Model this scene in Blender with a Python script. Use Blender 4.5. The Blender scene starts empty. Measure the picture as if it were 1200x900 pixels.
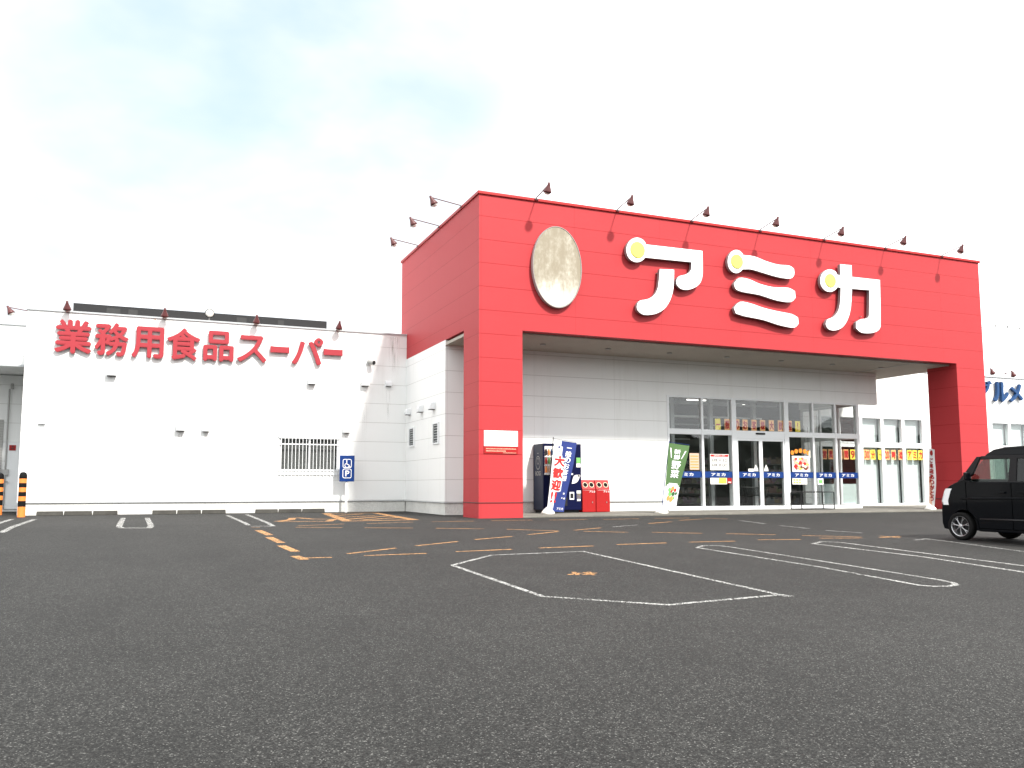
import bpy, math, random
from mathutils import Vector, Matrix
R = math.radians
rnd = random.Random(7)
SC = bpy.context.scene

# ------------------------------------------------------------------ camera
F, CX, CY, CZ = 980.42, 577.42, 473.65, 0.89          # focal length and principal point in photo pixels, eye height
PITCH, YAW = R(5.618), R(21.922)
cd = bpy.data.cameras.new('camera'); cam = bpy.data.objects.new('camera', cd); SC.collection.objects.link(cam)
cam.location = (0, 0, CZ); cam.rotation_euler = (R(90) + PITCH, 0, -YAW)
cd.sensor_width = 36; cd.sensor_fit = 'HORIZONTAL'; cd.lens = 36 * F / 1200
cd.shift_x = (600 - CX) / 1200; cd.shift_y = (CY - 450) / 1200
cd.clip_start = 0.05; cd.clip_end = 3000
SC.camera = cam

# ------------------------------------------------------------------ light
LIGHT = Vector((-0.285, 1.0, -1.0)).normalized()
EL = math.asin(-LIGHT.z); AZ = math.atan2(-LIGHT.x, -LIGHT.y)
sl = bpy.data.lights.new('sun', 'SUN'); sun = bpy.data.objects.new('sun', sl); SC.collection.objects.link(sun)
sl.energy = 2.7; sl.angle = R(3.6); sl.color = (1, 0.96, 0.9)
sun.rotation_euler = LIGHT.to_track_quat('-Z', 'Y').to_euler(); sun.location = (6, -10, 30)

W = bpy.data.worlds.new('World'); SC.world = W; W.use_nodes = True
nt = W.node_tree; nt.nodes.clear()
def wn(t, **k):
    n = nt.nodes.new(t)
    for a, b in k.items(): setattr(n, a, b)
    return n
out = wn('ShaderNodeOutputWorld'); bg = wn('ShaderNodeBackground'); bg.inputs[1].default_value = 0.13
sky = wn('ShaderNodeTexSky', sky_type='NISHITA', sun_disc=False, sun_elevation=EL, sun_rotation=AZ, dust_density=2.0, air_density=1.0)
tc = wn('ShaderNodeTexCoord')
L = nt.links.new
def wmath(op, a, b=0.0, cl=False):
    n = wn('ShaderNodeMath', operation=op, use_clamp=cl)
    for i, v in enumerate((a, b)):
        if isinstance(v, bpy.types.NodeSocket): L(v, n.inputs[i])
        else: n.inputs[i].default_value = v
    return n.outputs[0]
def wrange(v, a, b, c=0.0, d=1.0):
    n = wn('ShaderNodeMapRange', interpolation_type='SMOOTHSTEP'); L(v, n.inputs[0])
    for i, x in zip((1, 2, 3, 4), (a, b, c, d)): n.inputs[i].default_value = x
    return n.outputs[0]
def wnoise(scale, detail, rough, sc, loc, dist=0.0):
    mp = wn('ShaderNodeMapping'); mp.inputs['Location'].default_value = loc; mp.inputs['Scale'].default_value = sc; L(tc.outputs['Generated'], mp.inputs[0])
    n = wn('ShaderNodeTexNoise'); L(mp.outputs[0], n.inputs['Vector'])
    for k, v in (('Scale', scale), ('Detail', detail), ('Roughness', rough), ('Distortion', dist)): n.inputs[k].default_value = v
    return n.outputs[0]
def gap(az, el, r0, r1):                               # a thin place in the cloud sheet around one compass direction
    d = wn('ShaderNodeVectorMath', operation='DOT_PRODUCT'); L(tc.outputs['Generated'], d.inputs[0])
    d.inputs[1].default_value = (math.sin(R(az)) * math.cos(R(el)), math.cos(R(az)) * math.cos(R(el)), math.sin(R(el)))
    return wrange(d.outputs['Value'], math.cos(R(r1)), math.cos(R(r0)))
thin = wmath('MAXIMUM', gap(6, 27, 0, 24), wmath('MULTIPLY', gap(-9, 14, 1, 9), 0.8))
n1 = wnoise(2.0, 5, 0.5, (1, 1, 2.0), (0.2, 2.4, 1.2), 0.3); n2 = wnoise(5.0, 4, 0.5, (1, 1, 2.2), (3.1, 2.2, 0.7), 0.3)
nz = wmath('ADD', wmath('MULTIPLY', n1, 0.7), wmath('MULTIPLY', n2, 0.3))
blue = wmath('MULTIPLY', thin, wrange(nz, 0.38, 0.66, 0.05, 0.85))
cloud = wmath('SUBTRACT', 1.0, blue, True)
cc = wn('ShaderNodeMix', data_type='RGBA'); cc.inputs['A'].default_value = (7.0, 7.2, 7.3, 1); cc.inputs['B'].default_value = (8.0, 8.0, 8.0, 1); L(n1, cc.inputs['Factor'])
bl = wn('ShaderNodeMix', data_type='RGBA'); bl.inputs['Factor'].default_value = 0.75; bl.inputs['B'].default_value = (2.2, 2.95, 3.4, 1); L(sky.outputs[0], bl.inputs['A'])
mx = wn('ShaderNodeMix', data_type='RGBA'); veil = wn('ShaderNodeMix', data_type='RGBA'); veil.inputs['B'].default_value = (4.0, 4.0, 4.0, 1); L(cc.outputs['Result'], veil.inputs['A']); L(wmath('MULTIPLY', thin, 1.25, True), veil.inputs['Factor'])
L(cloud, mx.inputs['Factor']); L(bl.outputs['Result'], mx.inputs['A']); L(veil.outputs['Result'], mx.inputs['B'])
L(mx.outputs['Result'], bg.inputs[0]); L(bg.outputs[0], out.inputs[0])

SC.view_settings.view_transform = 'Standard'; SC.view_settings.look = 'None'
SC.view_settings.exposure = 1.27; SC.view_settings.gamma = 1; SC.view_settings.use_curve_mapping = False
SC.cycles.max_bounces = 10; SC.cycles.transparent_max_bounces = 24

# ------------------------------------------------------------------ photo pixel -> point on a real plane
_f = Vector((math.sin(YAW) * math.cos(PITCH), math.cos(YAW) * math.cos(PITCH), math.sin(PITCH)))
_r = Vector((math.cos(YAW), -math.sin(YAW), 0)); _u = _r.cross(_f)
EYE = Vector((0, 0, CZ))
def ray(x, y): return _f + _r * ((x - CX) / F) - _u * ((y - CY) / F)
def at_y(x, y, Y): d = ray(x, y); return EYE + d * (Y / d.y)
def at_x(x, y, X): d = ray(x, y); return EYE + d * (X / d.x)
def at_z(x, y, Z): d = ray(x, y); return EYE + d * ((Z - CZ) / d.z)
SLOPE, YFLAT, YBACK = 0.02, 21.3, -12.0
LIFT = 0.004
def gz(Y): return -SLOPE * (YFLAT - max(min(Y, YFLAT), YBACK))
def at_g(x, y):
    z = 0.0
    for i in range(25):
        p = at_z(x, y, z); z = gz(p.y)
    return p

# ------------------------------------------------------------------ materials
def mat(name, col, rough=0.6, metal=0.0, spec=0.5, emit=None, es=0, coat=0.0):
    m = bpy.data.materials.new(name); m.use_nodes = True
    b = m.node_tree.nodes['Principled BSDF']
    b.inputs['Base Color'].default_value = (*col, 1); b.inputs['Roughness'].default_value = rough
    b.inputs['Metallic'].default_value = metal; b.inputs['Specular IOR Level'].default_value = spec
    b.inputs['Coat Weight'].default_value = coat; b.inputs['Coat Roughness'].default_value = 0.04
    if emit: b.inputs['Emission Color'].default_value = (*emit, 1); b.inputs['Emission Strength'].default_value = es
    return m
class NB:                                             # small node-graph writer
    def __init__(s, m): s.t = m.node_tree; s.b = s.t.nodes.get('Principled BSDF')
    def n(s, t, ins=None, **k):
        n = s.t.nodes.new(t)
        for a, b in k.items(): setattr(n, a, b)
        for a, b in (ins or {}).items(): s.set(n.inputs[a], b)
        return n
    def set(s, sock, v):
        if isinstance(v, bpy.types.NodeSocket): s.t.links.new(v, sock)
        else: sock.default_value = v
    def math(s, op, a, b=0.0, c=None):
        n = s.n('ShaderNodeMath', operation=op); s.set(n.inputs[0], a); s.set(n.inputs[1], b)
        if c is not None: s.set(n.inputs[2], c)
        return n.outputs[0]
    def mix(s, f, a, b, blend='MIX'):
        n = s.n('ShaderNodeMix', data_type='RGBA', blend_type=blend)
        s.set(n.inputs['Factor'], f); s.set(n.inputs['A'], a); s.set(n.inputs['B'], b); return n.outputs['Result']
    def noise(s, vec, scale, detail=3, rough=0.5, sc=(1, 1, 1)):
        mp = s.n('ShaderNodeMapping', {0: vec}); mp.inputs['Scale'].default_value = sc
        return s.n('ShaderNodeTexNoise', {'Vector': mp.outputs[0], 'Scale': scale, 'Detail': detail, 'Roughness': rough}).outputs[0]
    def ramp(s, v, lo, hi, a=0.0, b=1.0):
        return s.n('ShaderNodeMapRange', {0: v, 1: lo, 2: hi, 3: a, 4: b}, interpolation_type='SMOOTHSTEP').outputs[0]
    def pos(s):
        g = s.n('ShaderNodeNewGeometry'); return g.outputs['Position'], g.outputs['Normal']

def siding(name, col, seam, dirt, rough=0.55):        # metal siding boards laid level, butt joints about every three metres
    m = mat(name, col, rough); g = NB(m); P, N = g.pos()
    sp = g.n('ShaderNodeSeparateXYZ', {0: P}); sn = g.n('ShaderNodeSeparateXYZ', {0: N})
    h = g.math('MULTIPLY_ADD', sp.outputs[0], g.math('ABSOLUTE', sn.outputs[1]), g.math('MULTIPLY', sp.outputs[1], g.math('ABSOLUTE', sn.outputs[0])))
    row = g.math('MODULO', g.math('ADD', sp.outputs[2], 0.28), 0.69)
    col_ = g.math('MODULO', g.math('ADD', h, 30.9), 3.03)
    a = g.math('LESS_THAN', row, 0.014); c = g.math('LESS_THAN', col_, 0.009)
    line = g.math('MAXIMUM', a, g.math('MULTIPLY', c, 0.55))
    line = g.math('MULTIPLY', line, g.math('LESS_THAN', g.math('ABSOLUTE', sn.outputs[2]), 0.5))
    streak = g.noise(P, 1.0, 5, 0.65, (2.6, 2.6, 0.16)); patch = g.noise(P, 0.5, 4, 0.6)
    d = g.math('MULTIPLY', g.ramp(streak, 0.5, 0.85), dirt)
    base = g.mix(d, (*col, 1), (col[0] * 0.6, col[1] * 0.58, col[2] * 0.52, 1))
    base = g.mix(g.math('MULTIPLY', g.ramp(patch, 0.35, 0.7), 0.08), base, (col[0] * .75, col[1] * .75, col[2] * .75, 1))
    base = g.mix(line, base, (*seam, 1))
    g.set(g.b.inputs['Base Color'], base)
    bp = g.n('ShaderNodeBump', {'Strength': 0.5, 'Distance': 0.01, 'Height': g.math('SUBTRACT', g.noise(P, 0.8, 2, .5, (1, 1, 2)), line)})
    g.set(g.b.inputs['Normal'], bp.outputs[0]); return m
M = {}
M['white_siding'] = siding('white_siding', (0.80, 0.81, 0.80), (0.50, 0.50, 0.48), 0.22)
M['red_siding'] = siding('red_siding', (0.40, 0.038, 0.043), (0.27, 0.012, 0.014), 0.10, 0.5)
M['red_siding'].node_tree.nodes['Principled BSDF'].inputs['Specular IOR Level'].default_value = 0.16
M['white'] = mat('white_paint', (0.8, 0.8, 0.79), 0.45)
M['alu'] = mat('white_aluminium', (0.74, 0.76, 0.77), 0.38, 0.0)
M['alu_grey'] = mat('grey_aluminium', (0.42, 0.44, 0.45), 0.4, 0.2)
M['steel'] = mat('dull_steel', (0.36, 0.36, 0.35), 0.45, 0.6)
M['grey_dark'] = mat('dark_grey_metal', (0.035, 0.035, 0.035), 0.6, spec=0.2)
M['dark'] = mat('dark_metal', (0.014, 0.014, 0.015), 0.55, spec=0.25)
M['black'] = mat('black_rubber', (0.006, 0.006, 0.006), 0.8, spec=0.15)
M['grey'] = mat('grey_plastic', (0.3, 0.3, 0.29), 0.6)
M['red'] = mat('red_paint', (0.33, 0.009, 0.009), 0.45, spec=.3)
M['letter_red'] = mat('faded_red_letters', (0.32, 0.026, 0.036), 0.5, spec=.3)
M['lamp_red'] = mat('maroon_enamel', (0.085, 0.016, 0.016), 0.45)
M['bulb'] = mat('milky_bulb', (0.75, 0.72, 0.66), 0.2)
M['blue_letter'] = mat('blue_letter', (0.012, 0.055, 0.16), 0.45, spec=.25)
M['band_blue'] = mat('blue_film', (0.004, 0.032, 0.16), 0.4, spec=0.3)
M['sign_blue'] = mat('sign_blue', (0.003, 0.030, 0.15), 0.35, spec=0.3)
M['yellow'] = mat('yellow_acrylic', (0.84, 0.76, 0.10), 0.35)
M['sheet_yellow'] = mat('yellow_paper', (0.88, 0.70, 0.07), 0.8)
M['sheet_pink'] = mat('orange_pink_paper', (0.86, 0.44, 0.17), 0.8)
M['ink_red'] = mat('red_ink', (0.42, 0.012, 0.01), 0.8)
M['ink_black'] = mat('black_ink', (0.03, 0.03, 0.035), 0.8)
M['paper'] = mat('white_paper', (0.8, 0.79, 0.76), 0.8)
M['cream'] = mat('cream_plastic', (0.62, 0.52, 0.36), 0.5)
M['tan'] = mat('tan_paper', (0.52, 0.38, 0.29), 0.8)
M['orange_ink'] = mat('orange_ink', (0.75, 0.26, 0.07), 0.8)
M['green_ink'] = mat('green_ink', (0.16, 0.42, 0.12), 0.8)
M['navy'] = mat('navy_steel', (0.0015, 0.0035, 0.032), 0.45, spec=0.12)
M['navy_side'] = mat('slate_blue_steel', (0.016, 0.022, 0.046), 0.5, spec=0.25)
M['purple'] = mat('indigo_cloth', (0.026, 0.042, 0.17), 0.8, spec=0.2)
M['cloth_white'] = mat('white_cloth', (0.78, 0.77, 0.78), 0.85)
M['cloth_green'] = mat('green_cloth', (0.075, 0.14, 0.055), 0.85, spec=0.2)
M['cloth_pink'] = mat('pale_pink_cloth', (0.80, 0.50, 0.38), 0.85)
M['rubber_orange'] = mat('orange_band', (0.78, 0.215, 0.035), 0.55)
M['ceil'] = mat('ceiling_board', (0.55, 0.54, 0.5), 0.9)
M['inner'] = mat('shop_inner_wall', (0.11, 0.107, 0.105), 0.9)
M['inner_floor'] = mat('shop_floor_tile', (0.28, 0.27, 0.25), 0.35)
M['shelf'] = mat('shelf_grey', (0.12, 0.12, 0.12), 0.6)
M['blind'] = mat('pale_blind', (0.62, 0.68, 0.68), 0.8)
M['tube_light'] = mat('tube_light', (0.9, 0.9, 0.9), 0.5, emit=(1, 0.97, 0.9), es=1.6)
M['lantern_lit'] = mat('lit_lantern', (0.8, 0.4, 0.1), 0.6, emit=(1.0, 0.30, 0.03), es=0.6)
M['lantern_white'] = mat('lit_white_lantern', (0.8, 0.8, 0.75), 0.6, emit=(1, 0.93, 0.8), es=0.5)
M['car_black'] = mat('black_car_paint', (0.0012, 0.0018, 0.003), 0.3, spec=0.06, coat=0.12)
M['car_trim'] = mat('black_trim', (0.005, 0.005, 0.006), 0.5, spec=0.2)
M['crease_light'] = mat('highlight_black', (0.008, 0.009, 0.010), 0.5, spec=0.4)  # paler black, paints the highlight along the van's lower body crease
M['gap'] = mat('shut_line', (0.0006, 0.0006, 0.0006), 0.9, spec=0.0)
M['chrome'] = mat('silver_alloy', (0.42, 0.42, 0.43), 0.35, 0.85)
M['head_glass'] = mat('headlight_lens', (0.72, 0.74, 0.76), 0.12, 0.0, coat=0.6)
M['seat'] = mat('grey_seat_cloth', (0.06, 0.06, 0.065), 0.9)
M['shutter'] = mat('grey_shutter', (0.36, 0.36, 0.34), 0.6)

def glass(name, tint, refl=1.0):
    m = bpy.data.materials.new(name); m.use_nodes = True; t = m.node_tree; t.nodes.clear(); g = NB(m)
    o = g.n('ShaderNodeOutputMaterial'); tr = g.n('ShaderNodeBsdfTransparent', {0: (*tint, 1)})
    gl = g.n('ShaderNodeBsdfGlossy', {'Color': (1, 1, 1, 1), 'Roughness': 0.015}); ge = g.n('ShaderNodeNewGeometry'); fr = g.n('ShaderNodeFresnel', {'IOR': g.math('MULTIPLY_ADD', ge.outputs['Backfacing'], 1/1.5 - 1.5, 1.5)})
    mxs = g.n('ShaderNodeMixShader', {0: g.math('MULTIPLY', fr.outputs[0], refl), 1: tr.outputs[0], 2: gl.outputs[0]})
    g.set(o.inputs[0], mxs.outputs[0]); return m
M['glass'] = glass('shop_glass', (0.95, 0.965, 0.96))
M['car_glass'] = glass('car_glass', (0.62, 0.68, 0.65), 0.45)
M['privacy_glass'] = glass('privacy_glass', (0.40, 0.43, 0.43), 0.6)

def asphalt_mat():
    m = mat('asphalt', (0.05, 0.05, 0.05), 0.88, spec=0.3); g = NB(m); P, N = g.pos()
    v1 = g.n('ShaderNodeTexVoronoi', {'Vector': P, 'Scale': 150.0}); v2 = g.n('ShaderNodeTexVoronoi', {'Vector': P, 'Scale': 72.0})
    s1 = g.n('ShaderNodeSeparateColor', {0: v1.outputs['Color']}).outputs[0]; s2 = g.n('ShaderNodeSeparateColor', {0: v2.outputs['Color']}).outputs[1]
    st = g.math('ADD', g.math('MULTIPLY', s1, 0.62), g.math('MULTIPLY', s2, 0.38))
    big = g.noise(P, 0.16, 5, 0.6); mid = g.noise(P, 1.3, 4, 0.65)
    val = g.math('MULTIPLY_ADD', g.math('POWER', st, 2.6), 0.064, 0.0030)
    hi = g.math('MULTIPLY', g.math('GREATER_THAN', s1, 0.97), 0.09)
    val = g.math('ADD', val, hi)
    f = g.math('MULTIPLY', g.ramp(big, 0.3, 0.7, 0.86, 1.14), g.ramp(mid, 0.3, 0.7, 0.92, 1.08))
    stn = g.noise(P, 0.55, 6, 0.7); tr_ = g.noise(P, 0.9, 4, 0.6, (1.4, .12, 1))
    f = g.math('MULTIPLY', f, g.math('MULTIPLY', g.ramp(stn, 0.60, 0.74, 1.0, 0.80), g.ramp(tr_, 0.3, 0.7, 0.94, 1.06)))
    val = g.math('MULTIPLY', val, f)
    c = g.n('ShaderNodeCombineColor', {0: val, 1: val, 2: g.math('MULTIPLY', val, 0.935)})
    g.set(g.b.inputs['Base Color'], c.outputs[0])
    bp = g.n('ShaderNodeBump', {'Strength': 0.5, 'Distance': 0.006, 'Height': st}); g.set(g.b.inputs['Normal'], bp.outputs[0])
    return m
M['asphalt'] = asphalt_mat()
def concrete_mat(name, base, amp=0.3, spots=0.0):
    m = mat(name, base, 0.9, spec=0.25); g = NB(m); P, N = g.pos()
    a = g.noise(P, 1.2, 6, 0.65); b = g.noise(P, 38, 3, 0.6); c = g.noise(P, 1.6, 5, .7, (1, 1, .25))
    f = g.math('MULTIPLY', g.ramp(a, 0.25, 0.75, 1 - amp, 1 + amp * .7), g.ramp(b, 0.3, 0.7, 0.85, 1.12))
    col = g.mix(1.0, (*base, 1), g.n('ShaderNodeCombineColor', {0: f, 1: f, 2: f}).outputs[0], 'MULTIPLY')
    g.set(g.b.inputs['Base Color'], g.mix(g.math('MULTIPLY', g.ramp(c, .58, .8), spots), col, (0.16, .13, .09, 1)))
    bp = g.n('ShaderNodeBump', {'Strength': 0.25, 'Distance': 0.01, 'Height': b}); g.set(g.b.inputs['Normal'], bp.outputs[0]); return m
M['concrete'] = concrete_mat('concrete', (0.17, 0.162, 0.142), 0.25)
M['stop_concrete'] = concrete_mat('old_concrete', (0.058, 0.056, 0.05), 0.35)
M['plinth'] = concrete_mat('painted_plinth', (0.62, 0.62, 0.59), 0.10, 0.25)
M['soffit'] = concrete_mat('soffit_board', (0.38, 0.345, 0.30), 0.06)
M['sandbag'] = concrete_mat('white_weight', (0.74, 0.73, 0.69), 0.12)
def worn_paint(name, col, cover):
    m = bpy.data.materials.new(name); m.use_nodes = True; g = NB(m); P, N = g.pos(); b = g.b
    b.inputs['Roughness'].default_value = 0.8
    v = g.n('ShaderNodeTexVoronoi', {'Vector': P, 'Scale': 85.0}); s = g.n('ShaderNodeSeparateColor', {0: v.outputs['Color']}).outputs[0]
    n1 = g.noise(P, 1.7, 5, 0.7); a = g.math('ADD', g.math('MULTIPLY', s, 0.55), g.math('MULTIPLY', n1, 0.55))
    al = g.ramp(a, cover, cover + 0.15)
    vv = g.math('MULTIPLY_ADD', g.noise(P, 9, 3), 0.5, 0.72)
    g.set(b.inputs['Base Color'], g.mix(1.0, (*col, 1), g.n('ShaderNodeCombineColor', {0: vv, 1: vv, 2: vv}).outputs[0], 'MULTIPLY'))
    g.set(b.inputs['Alpha'], al); return m
M['line_white'] = worn_paint('worn_white_paint', (0.46, 0.46, 0.44), 0.50)
M['line_faint'] = worn_paint('faint_white_paint', (0.40, 0.40, 0.39), 0.55)
M['line_orange'] = worn_paint('worn_orange_paint', (0.50, 0.26, 0.10), 0.42)
def oval_mat():                                       # weathered enamel: dirt runs down from the top rim
    m = mat('weathered_enamel', (0.8, 0.79, 0.72), 0.4); g = NB(m); P, N = g.pos()
    z = g.n('ShaderNodeSeparateXYZ', {0: P}).outputs[2]
    n = g.noise(P, 1.0, 6, 0.7, (3.6, 1, 1.3)); f = g.noise(P, 5.5, 5, .7)
    k = g.math('ADD', g.ramp(z, 6.25, 7.3, 0.05, 0.85), g.math('MULTIPLY', g.math('SUBTRACT', n, 0.5), 1.5))
    k = g.math('ADD', k, g.math('MULTIPLY', g.math('SUBTRACT', f, .5), .7))
    g.set(g.b.inputs['Base Color'], g.mix(g.ramp(k, 0.0, 1.0), (0.60, 0.58, 0.50, 1), (0.23, 0.195, 0.135, 1))); g.b.inputs['Roughness'].default_value = .6; return m
M['oval'] = oval_mat()
def letter_white():
    return mat('white_acrylic', (0.8, 0.8, 0.8), 0.3)
M['acrylic'] = letter_white()
M['edge_shade'] = mat('shaded_letter_edge', (0.22, 0.20, 0.20), 0.5)  # dark sides of the white letters, their shade put into the colour
def goods_mat():
    m = mat('shelf_goods', (0.3, 0.2, 0.15), 0.6); g = NB(m); P, N = g.pos()
    v = g.n('ShaderNodeTexVoronoi', {'Vector': P, 'Scale': 4.0})
    g.set(g.b.inputs['Base Color'], g.mix(0.93, v.outputs['Color'], (0.10, 0.085, 0.075, 1))); return m
M['goods'] = goods_mat()

# ------------------------------------------------------------------ mesh builder
class MB:
    def __init__(s): s.v = []; s.f = []; s.fm = []; s.m = 0
    def add(s, vs, fs):
        o = len(s.v); s.v += [Vector(p) for p in vs]
        for f in fs: s.f.append([o + i for i in f]); s.fm.append(s.m)
    def box(s, x0, x1, y0, y1, z0, z1):
        s.add([(x0,y0,z0),(x1,y0,z0),(x1,y1,z0),(x0,y1,z0),(x0,y0,z1),(x1,y0,z1),(x1,y1,z1),(x0,y1,z1)],
              [(0,3,2,1),(4,5,6,7),(0,1,5,4),(1,2,6,5),(2,3,7,6),(3,0,4,7)]); return s
    def obox(s, c, ax, ay, az):                        # centre and three half-axis vectors
        c = Vector(c); ax = Vector(ax); ay = Vector(ay); az = Vector(az)
        vs = [c + ax*i + ay*j + az*k for k in (-1,1) for i, j in ((-1,-1),(1,-1),(1,1),(-1,1))]
        s.add(vs, [(0,3,2,1),(4,5,6,7),(0,1,5,4),(1,2,6,5),(2,3,7,6),(3,0,4,7)]); return s
    def prism(s, pts, n):                              # closed outline pts (3D), thickness vector n added behind
        k = len(pts); n = Vector(n); pts = [Vector(p) for p in pts]
        s.add(pts + [p + n for p in pts], [tuple(range(k)), tuple(range(2*k-1, k-1, -1))] + [(i, k+i, k+(i+1) % k, (i+1) % k) for i in range(k)]); return s
    def tube(s, path, r, n=8, cap=True):
        path = [Vector(p) for p in path]; rs = r if isinstance(r, (list, tuple)) else [r] * len(path); vs = []; fs = []
        up = None
        for i, p in enumerate(path):
            d = (path[min(i+1, len(path)-1)] - path[max(i-1, 0)]).normalized()
            if up is None or abs(d.dot(up)) > 0.95: up = Vector((0,0,1)) if abs(d.z) < 0.9 else Vector((1,0,0))
            a = d.cross(up).normalized(); b = a.cross(d); up = b
            for k in range(n):
                t = 2*math.pi*k/n; vs.append(p + (a*math.cos(t) + b*math.sin(t)) * rs[i])
        for i in range(len(path)-1):
            for k in range(n): fs.append((i*n+k, i*n+(k+1) % n, (i+1)*n+(k+1) % n, (i+1)*n+k))
        if cap: fs.append(tuple(range(n-1, -1, -1))); fs.append(tuple((len(path)-1)*n + k for k in range(n)))
        s.add(vs, fs); return s
    def lathe(s, prof, c, axis=(0,0,1), n=20, closed=False, cap=True):   # prof: list of (radius, along axis)
        ax = Vector(axis).normalized(); a = ax.orthogonal().normalized(); b = ax.cross(a); c = Vector(c); vs = []; fs = []
        for r, h in prof:
            for k in range(n):
                t = 2*math.pi*k/n; vs.append(c + ax*h + (a*math.cos(t) + b*math.sin(t)) * r)
        m = len(prof)
        for i in range(m if closed else m-1):
            j = (i+1) % m
            for k in range(n): fs.append((i*n+k, i*n+(k+1) % n, j*n+(k+1) % n, j*n+k))
        if not closed and cap:
            if prof[0][0] > 1e-4: fs.append(tuple(range(n-1, -1, -1)))
            if prof[-1][0] > 1e-4: fs.append(tuple((m-1)*n + k for k in range(n)))
        s.add(vs, fs); return s
    def text(s, string, p0, u, v, thick=0.0, bold=0.0):        # stretch the string's box over p0, p0+u, p0+u+v, p0+v
        V, Fc = glyph(string, bold); u = Vector(u); v = Vector(v); p0 = Vector(p0); n = u.cross(v).normalized()
        s.add([p0 + u*a + v*b + n*(c*thick) for a, b, c in V], Fc); return s
    def build(s, name, mats, parent=None, bevel=0, smooth=False, world=True, seg=2):
        if not isinstance(mats, (list, tuple)): mats = [mats]
        off = Vector((0,0,0))
        if parent is not None and world: off = root_loc(parent)
        me = bpy.data.meshes.new(name); me.from_pydata([tuple(p - off) for p in s.v], [], s.f)
        for m in mats: me.materials.append(m)
        me.polygons.foreach_set('material_index', s.fm)
        if smooth: me.polygons.foreach_set('use_smooth', [True] * len(s.f))
        me.update()
        o = bpy.data.objects.new(name, me); SC.collection.objects.link(o); o.parent = parent
        if bevel:
            b = o.modifiers.new('bevel', 'BEVEL'); b.width = bevel; b.segments = seg; b.limit_method = 'ANGLE'; b.angle_limit = R(40)
        return o
def root_loc(p):
    l = Vector((0,0,0))
    while p is not None: l += Vector(p.location); p = p.parent
    return l
_gc = {}
def glyph(string, bold=0.0):
    if bold > 0:                                       # heavier strokes: the same outline shifted a little each way, each copy a hair deeper
        V, Fc = glyph(string); k = len(V); W2 = [[], []]; nl = max(1, len(string)); bx = bold / nl
        for i, (dx, dz) in enumerate(((0,0),(bx,0),(-bx,0),(0,bold),(0,-bold))):
            W2[0] += [(a*(1 - 2*bx) + bx + dx, b*(1 - 2*bold) + bold + dz, c*(1 - .012*i)) for a, b, c in V]; W2[1] += [tuple(j + i*k for j in f) for f in Fc]
        return W2
    k = (string, bold)
    if k in _gc: return _gc[k]
    cu = bpy.data.curves.new('text', 'FONT'); cu.body = string; cu.extrude = 0.5; cu.offset = bold; cu.resolution_u = 4
    ob = bpy.data.objects.new('text', cu); SC.collection.objects.link(ob); bpy.context.view_layer.update()
    dg = bpy.context.evaluated_depsgraph_get(); me = bpy.data.meshes.new_from_object(ob.evaluated_get(dg))
    vs = [v.co.copy() for v in me.vertices]; fs = [tuple(p.vertices) for p in me.polygons]
    bpy.data.objects.remove(ob); bpy.data.curves.remove(cu); bpy.data.meshes.remove(me)
    x0 = min(v.x for v in vs); x1 = max(v.x for v in vs); y0 = min(v.y for v in vs); y1 = max(v.y for v in vs)
    r = ([((v.x-x0)/(x1-x0), (v.y-y0)/(y1-y0), v.z + 0.5) for v in vs], fs); _gc[k] = r; return r

def tag(o, label, cat, group=None):
    o['label'] = label; o['category'] = cat
    if group: o['group'] = group
    return o
def thing(name, label, cat, loc=(0,0,0), rz=0.0, group=None):
    o = bpy.data.objects.new(name, None); SC.collection.objects.link(o); o.location = loc; o.rotation_euler = (0,0,rz); o.empty_display_size = 0.1
    return tag(o, label, cat, group)
def copy_thing(root, loc, label, rz=None):
    c = root.copy(); SC.collection.objects.link(c); c.location = loc; c['label'] = label
    if rz is not None: c.rotation_euler = (0,0,rz)
    for ch in root.children:
        d = ch.copy(); SC.collection.objects.link(d); d.parent = c
        for g in ch.children:
            e = g.copy(); SC.collection.objects.link(e); e.parent = d
    return c
def struct(o): o['kind'] = 'structure'; return o

def wall_holes(mb, x0, x1, z0, z1, holes, y0, y1):     # wall slab facing -y with rectangular openings (xa, xb, za, zb)
    xs = sorted({x0, x1, *[h[0] for h in holes], *[h[1] for h in holes]}); zs = sorted({z0, z1, *[h[2] for h in holes], *[h[3] for h in holes]})
    inh = lambda i, j: any(h[0]-1e-6 <= (xs[i]+xs[i+1])/2 <= h[1] and h[2] <= (zs[j]+zs[j+1])/2 <= h[3] for h in holes)
    solid = {(i, j) for i in range(len(xs)-1) for j in range(len(zs)-1) if not inh(i, j)}
    for i, j in solid:
        a, b, c, d = xs[i], xs[i+1], zs[j], zs[j+1]
        mb.add([(a,y0,c),(b,y0,c),(b,y0,d),(a,y0,d)], [(0,1,2,3)]); mb.add([(a,y1,c),(b,y1,c),(b,y1,d),(a,y1,d)], [(3,2,1,0)])
        if (i-1, j) not in solid: mb.add([(a,y0,c),(a,y0,d),(a,y1,d),(a,y1,c)], [(0,1,2,3)])
        if (i+1, j) not in solid: mb.add([(b,y0,c),(b,y1,c),(b,y1,d),(b,y0,d)], [(0,1,2,3)])
        if (i, j-1) not in solid: mb.add([(a,y0,c),(a,y1,c),(b,y1,c),(b,y0,c)], [(0,1,2,3)])
        if (i, j+1) not in solid: mb.add([(a,y0,d),(b,y0,d),(b,y1,d),(a,y1,d)], [(0,1,2,3)])

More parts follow.
